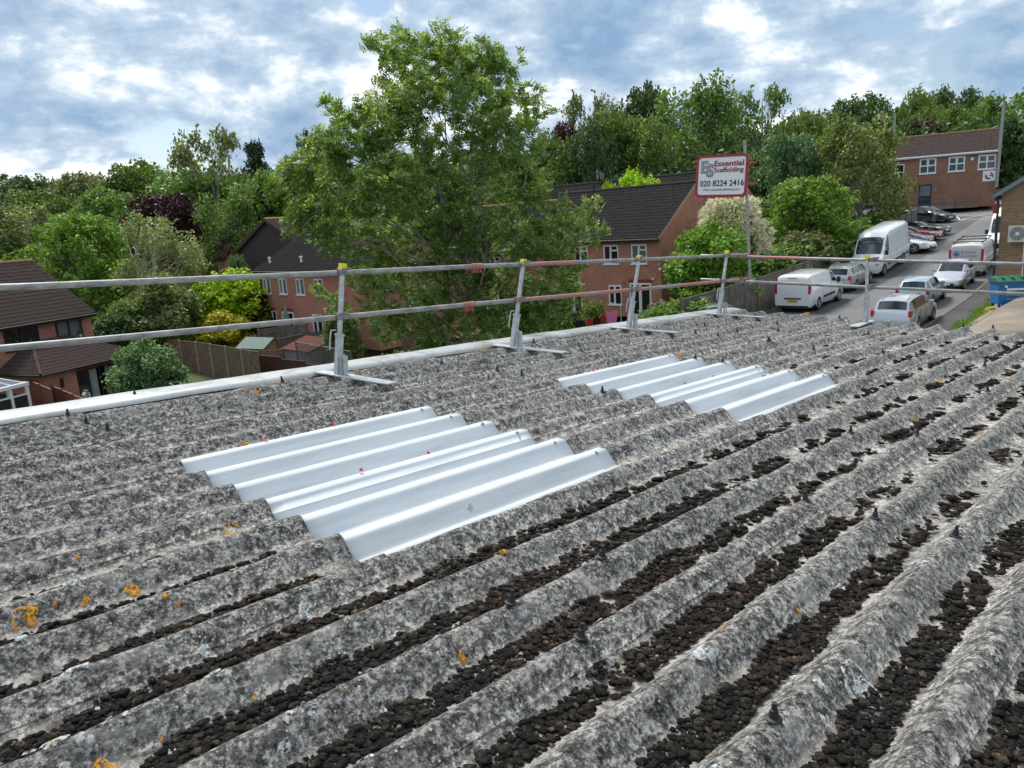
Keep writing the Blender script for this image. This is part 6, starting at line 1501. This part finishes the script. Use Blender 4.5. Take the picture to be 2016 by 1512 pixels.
def rail_post(label,pbase,ptop,plane='v',plate_dir=(0,-1,0)):
    b=Vector(pbase); tp=Vector(ptop); t=thing('guard_rail_post',label,'post',matrix=RM@Matrix.Translation(b),group='guard rail posts')
    d=tp-b; dn=d.normalized(); L_=d.length
    MB().path([dn*.15,dn*.6,d-dn*.03],[.0242]*3,16).build('tube',M['galv'],t,True)
    # square socket sleeve
    q=d.to_track_quat('Z','X').to_matrix()
    MB().box(dn*.19,(.055,.055,.38),q).box(dn*.375,(.066,.066,.02),q).build('socket',M['galv'],t)
    pd=Vector(plate_dir)
    pl=MB(); ctr=pd*.22; rot=Matrix.Rotation(math.atan2(pd.y,pd.x),3,'Z'); pl.box(ctr+Vector((0,0,.006)),(.98,.13,.010),rot); o=pl.build('base_plate',M['galv'],t)
    # stub uprights (angle brackets) beside the socket
    s=MB(); nn=Vector((-pd.y,pd.x,0))
    for k,hh in((.08,.19),(.115,.18)): s.box(pd*k+Vector((0,0,hh/2+.012)),(.008,.05,hh),rot)
    s.build('bracket',M['galv'],t)
    MB().box(d+dn*.015,(.056,.056,.06),q,0,.06).build('end_cap',M['yellow'],t)
    # locking lever
    lv=MB(); lv.path([dn*.42+nn*.0+Vector((-.03,.02,0)),dn*.42+Vector((-.075,.03,.0)),dn*.34+Vector((-.085,.03,-.02)),dn*.30+Vector((-.085,.03,-.06))],[.007]*4,6); lv.build('locking_pin',M['galv'],t)
    return t,b,dn
posts=[((660,740),(673,528)),((1004,692),(1029,518)),((1232,654),(1257,509)),((1410,624),(1430,498))]
nm=['nearest guard rail post, left one with yellow cap before the terraces','second guard rail post from the left, leaning, before the ash tree','third guard rail post from the left, leaning, before the brick terrace windows','fourth guard rail post, before the dark evergreen bush near the corner']
for (pb,pt),lab in zip(posts,nm):
    B=onplane_v(*pb,VR); B.z=.012; T=onplane_v(*pt,VR-.035); T.y=VR-.045; B.y=VR-.045
    t,b,dn=rail_post(lab,B,T,'v',(.12,-.99,0))
    for zf in (zt,zb_):
        u=B.x+(T.x-B.x)*(zf(B.x)/T.z); clampm(t,Vector((u,VR,zf(u)))-B,(1,0,0),MCL)
        clampm(t,Vector((u-.0,VR-.048,zf(u)))-B,dn,MCL,r=.031)
B=onplane_u(1706,648,UR); B.z=-.02; B.x=UR-.045; T=onplane_u(1710,508,UR); T.x=UR-.045
t,b,dn=rail_post('far roof-edge guard rail post before the pale blue car',B,T,'u',(-.99,-.1,0))
def rz(a,b,v): return a.lerp(b,(v-a.y)/(b.y-a.y))
for (a,b_) in ((Rt[0],Rt[1]),(Rb[0],Rb[1])):
    c=rz(a,b_,B.y); clampm(t,c-B,(0,1,0),MCL); clampm(t,c-B+Vector((-.048,0,0)),dn,MCL,r=.031)
# sleeve couplers joining the rail tubes
for lab,u,zf in (('red sleeve coupler joining the top rail tubes before the ash tree',jt.x,zt),('red sleeve coupler joining the lower rail tubes before the ash tree',jb.x,zb_)):
    t=thing('sleeve_coupler',lab,'coupler',matrix=RM@Matrix.Translation((u,VR,zf(u))))
    mb=MB(); mb.path([(-.07,0,0),(.09,0,0)],[.031,.031],16); 
    mb.build('sleeve',mat('coupler_pinkish',(.33,.17,.13),.7,.1,var=.4,vscale=30),t,True)
    b2=MB()
    for k in(-.045,.0,.05): b2.tube((k,-.01,-.028),(k,-.02,-.062),.009,6); b2.tube((k,-.018,-.05),(k,-.022,-.066),.016,6); b2.box((k,0,-.034),(.03,.03,.02))
    b2.build('bolts',M['red_steel'],t)
# corner pole with sign
UP=8.95*H
pb,pt=onplane_u(1477,560,UP),onplane_u(1466,276,UP)
PO=thing('scaffold_pole','tall upright grey scaffold pole carrying the sign board at the roof corner','scaffold pole',matrix=RM@Matrix.Translation(pb))
MB().path([Vector((0,0,0)),(pt-pb)*.5,pt-pb],[.0242]*3,16).build('tube',TM[1],PO,True)
pd_=(pt-pb).normalized()
for zz in (Rt,Rb):
    c=rz(zz[0],zz[1],pb.y); k=(c.z-pb.z)/(pt.z-pb.z); q=(pt-pb)*k
    clampm(PO,q,pd_,M['red_steel'] if zz is Rt else M['galv'],r=.033,w=.07); clampm(PO,q+Vector((-.045,.05,0)),(0,1,0),M['red_steel'],r=.033,w=.06)
for zf in(zt,zb_):
    k=(zf(TR.x)-pb.z)/(pt.z-pb.z); q=(pt-pb)*k; clampm(PO,q+Vector((-.35,.12,0)),(1,0,0),M['red_steel'],r=.033,w=.07); clampm(PO,q+Vector((-.30,.05,-.01)),(0,1,0),M['red_steel'],r=.032,w=.06)
# sign: corners measured on plane u=UP
cTL,cTR,cBR,cBL=[onplane_u(x,y,UP-.04) for x,y in((1366,309),(1466,303),(1466,384),(1369,388))]
sx=(cTR-cTL); sy=(cTL-cBL); sw=sx.length; sh_=sy.length; sxn=sx.normalized(); syn=(sy-sxn*sy.dot(sxn)).normalized(); szn=sxn.cross(syn)
SM=RM@Matrix.Translation(cBL)@Matrix((sxn,syn,szn)).transposed().to_4x4()
SG=thing('sign_board','white scaffolding company sign with dark red border on the corner pole','sign',matrix=SM)
def rrect(x0,x1,y0,y1,r,n=6):
    pts=[]
    for cx_,cy_,a0 in((x1-r,y1-r,0),(x0+r,y1-r,90),(x0+r,y0+r,180),(x1-r,y0+r,270)):
        for i in range(n+1): a=R_(a0+90*i/n); pts.append((cx_+r*math.cos(a),cy_+r*math.sin(a)))
    return pts
MB().prism(rrect(0,sw,0,sh_,.07),'z',-.014,.0).build('board',mat('sign_white',(.70,.72,.74),.35),SG)
ou=rrect(-.008,sw+.008,-.008,sh_+.008,.075); inn=rrect(.035,sw-.035,.032,sh_-.032,.05); n=len(ou)
mb=MB(); mb.add([(x,y,.010) for x,y in ou]+[(x,y,.010) for x,y in inn]+[(x,y,-.02) for x,y in ou]+[(x,y,.001) for x,y in inn],[(i,(i+1)%n,n+(i+1)%n,n+i) for i in range(n)]+[(i,(i+1)%n,2*n+(i+1)%n,2*n+i) for i in range(n)]+[(n+i,n+(i+1)%n,3*n+(i+1)%n,3*n+i) for i in range(n)])
mcr=mat('sign_crimson',(.30,.008,.035),.4); mb.build('border',mcr,SG)
mgrey=mat('sign_grey',(.36,.33,.34),.5); mgd=mat('sign_grey_dark',(.18,.17,.18),.5)
def fit(s,x0,x1,y,hgt,mt,off=0,name='lettering',z=.004):
    o=text(s,1,mt,SG,name,extrude=.001,offset=off); xs_=[v.co.x for v in o.data.vertices]; ys_=[v.co.y for v in o.data.vertices]
    w=max(xs_)-min(xs_); mnx=min(xs_); hh_=max(v.co.y for v in o.data.vertices)
    fx=(x1-x0)/w; fy=hgt/ hh_
    for v in o.data.vertices: v.co.x=(v.co.x-mnx)*fx; v.co.y*=fy; v.co.z=v.co.z*.001+ (0.0015 if v.co.z>0 else 0)
    o.location=(x0,y,z); return o
X=lambda f: .035+(sw-.07)*f; Yy=lambda f: .03+(sh_-.06)*f
fit('Essential',X(.34),X(.96),Yy(.76),.096*sh_*1.35,mcr,.025)
fit('Scaffolding',X(.34),X(.96),Yy(.60),.096*sh_*1.2,mcr,.022)
fit('020 8224 2416',X(.05),X(.985),Yy(.235),.125*sh_*1.12,mat('sign_ink',(.012,.012,.018),.5),.012)
fit('Web: essentialscaffolding.com',X(.12),X(.90),Yy(.115),.05*sh_,mat('sign_ink2',(.09,.09,.13),.5),.004)
fit('E',X(.055),X(.21),Yy(.60),.29*sh_,mgd,.045,'logo',.003); fit('E',X(.065),X(.20),Yy(.613),.26*sh_,mgrey,.0,'logo',.0065)
fit('S',X(.175),X(.335),Yy(.50),.30*sh_,mgd,.045,'logo',.0075); fit('S',X(.187),X(.322),Yy(.513),.27*sh_,mgrey,.0,'logo',.010)
for f_ in(.29,.78):
    mb=MB(); mb.tube((sw-.01,sh_*f_,-.02),(sw+.13,sh_*f_,-.02),.014,8); mb.box((sw+.05,sh_*f_,-.02),(.07,.035,.07)); mb.build('bracket',M['red_steel'],SG)

# ------------------------------------------------------------------ groups for repeats
GROUPS={'parked_car':'vehicles parked along the road','parked_van':'vehicles parked along the road','terraced_house':'red brick terraced houses','brick_house':'detached brick houses','scaffold_tube':'guard rail tubes','garment':'clothes on the washing line','garden_fence':'garden fences','pot_plant':'potted plants in the upstairs windows','sleeve_coupler':'couplers joining the guard rail tubes','shrub':'garden shrubs','laurel_bush':'evergreen bushes'}
for o in list(bpy.data.objects):
    if o.parent is None and o.get('category') and not o.get('group'):
        b=o.name.split('.')[0]
        if b in GROUPS: o['group']=GROUPS[b]
        elif b.endswith('_tree'): o['group']='trees around the houses and the road'
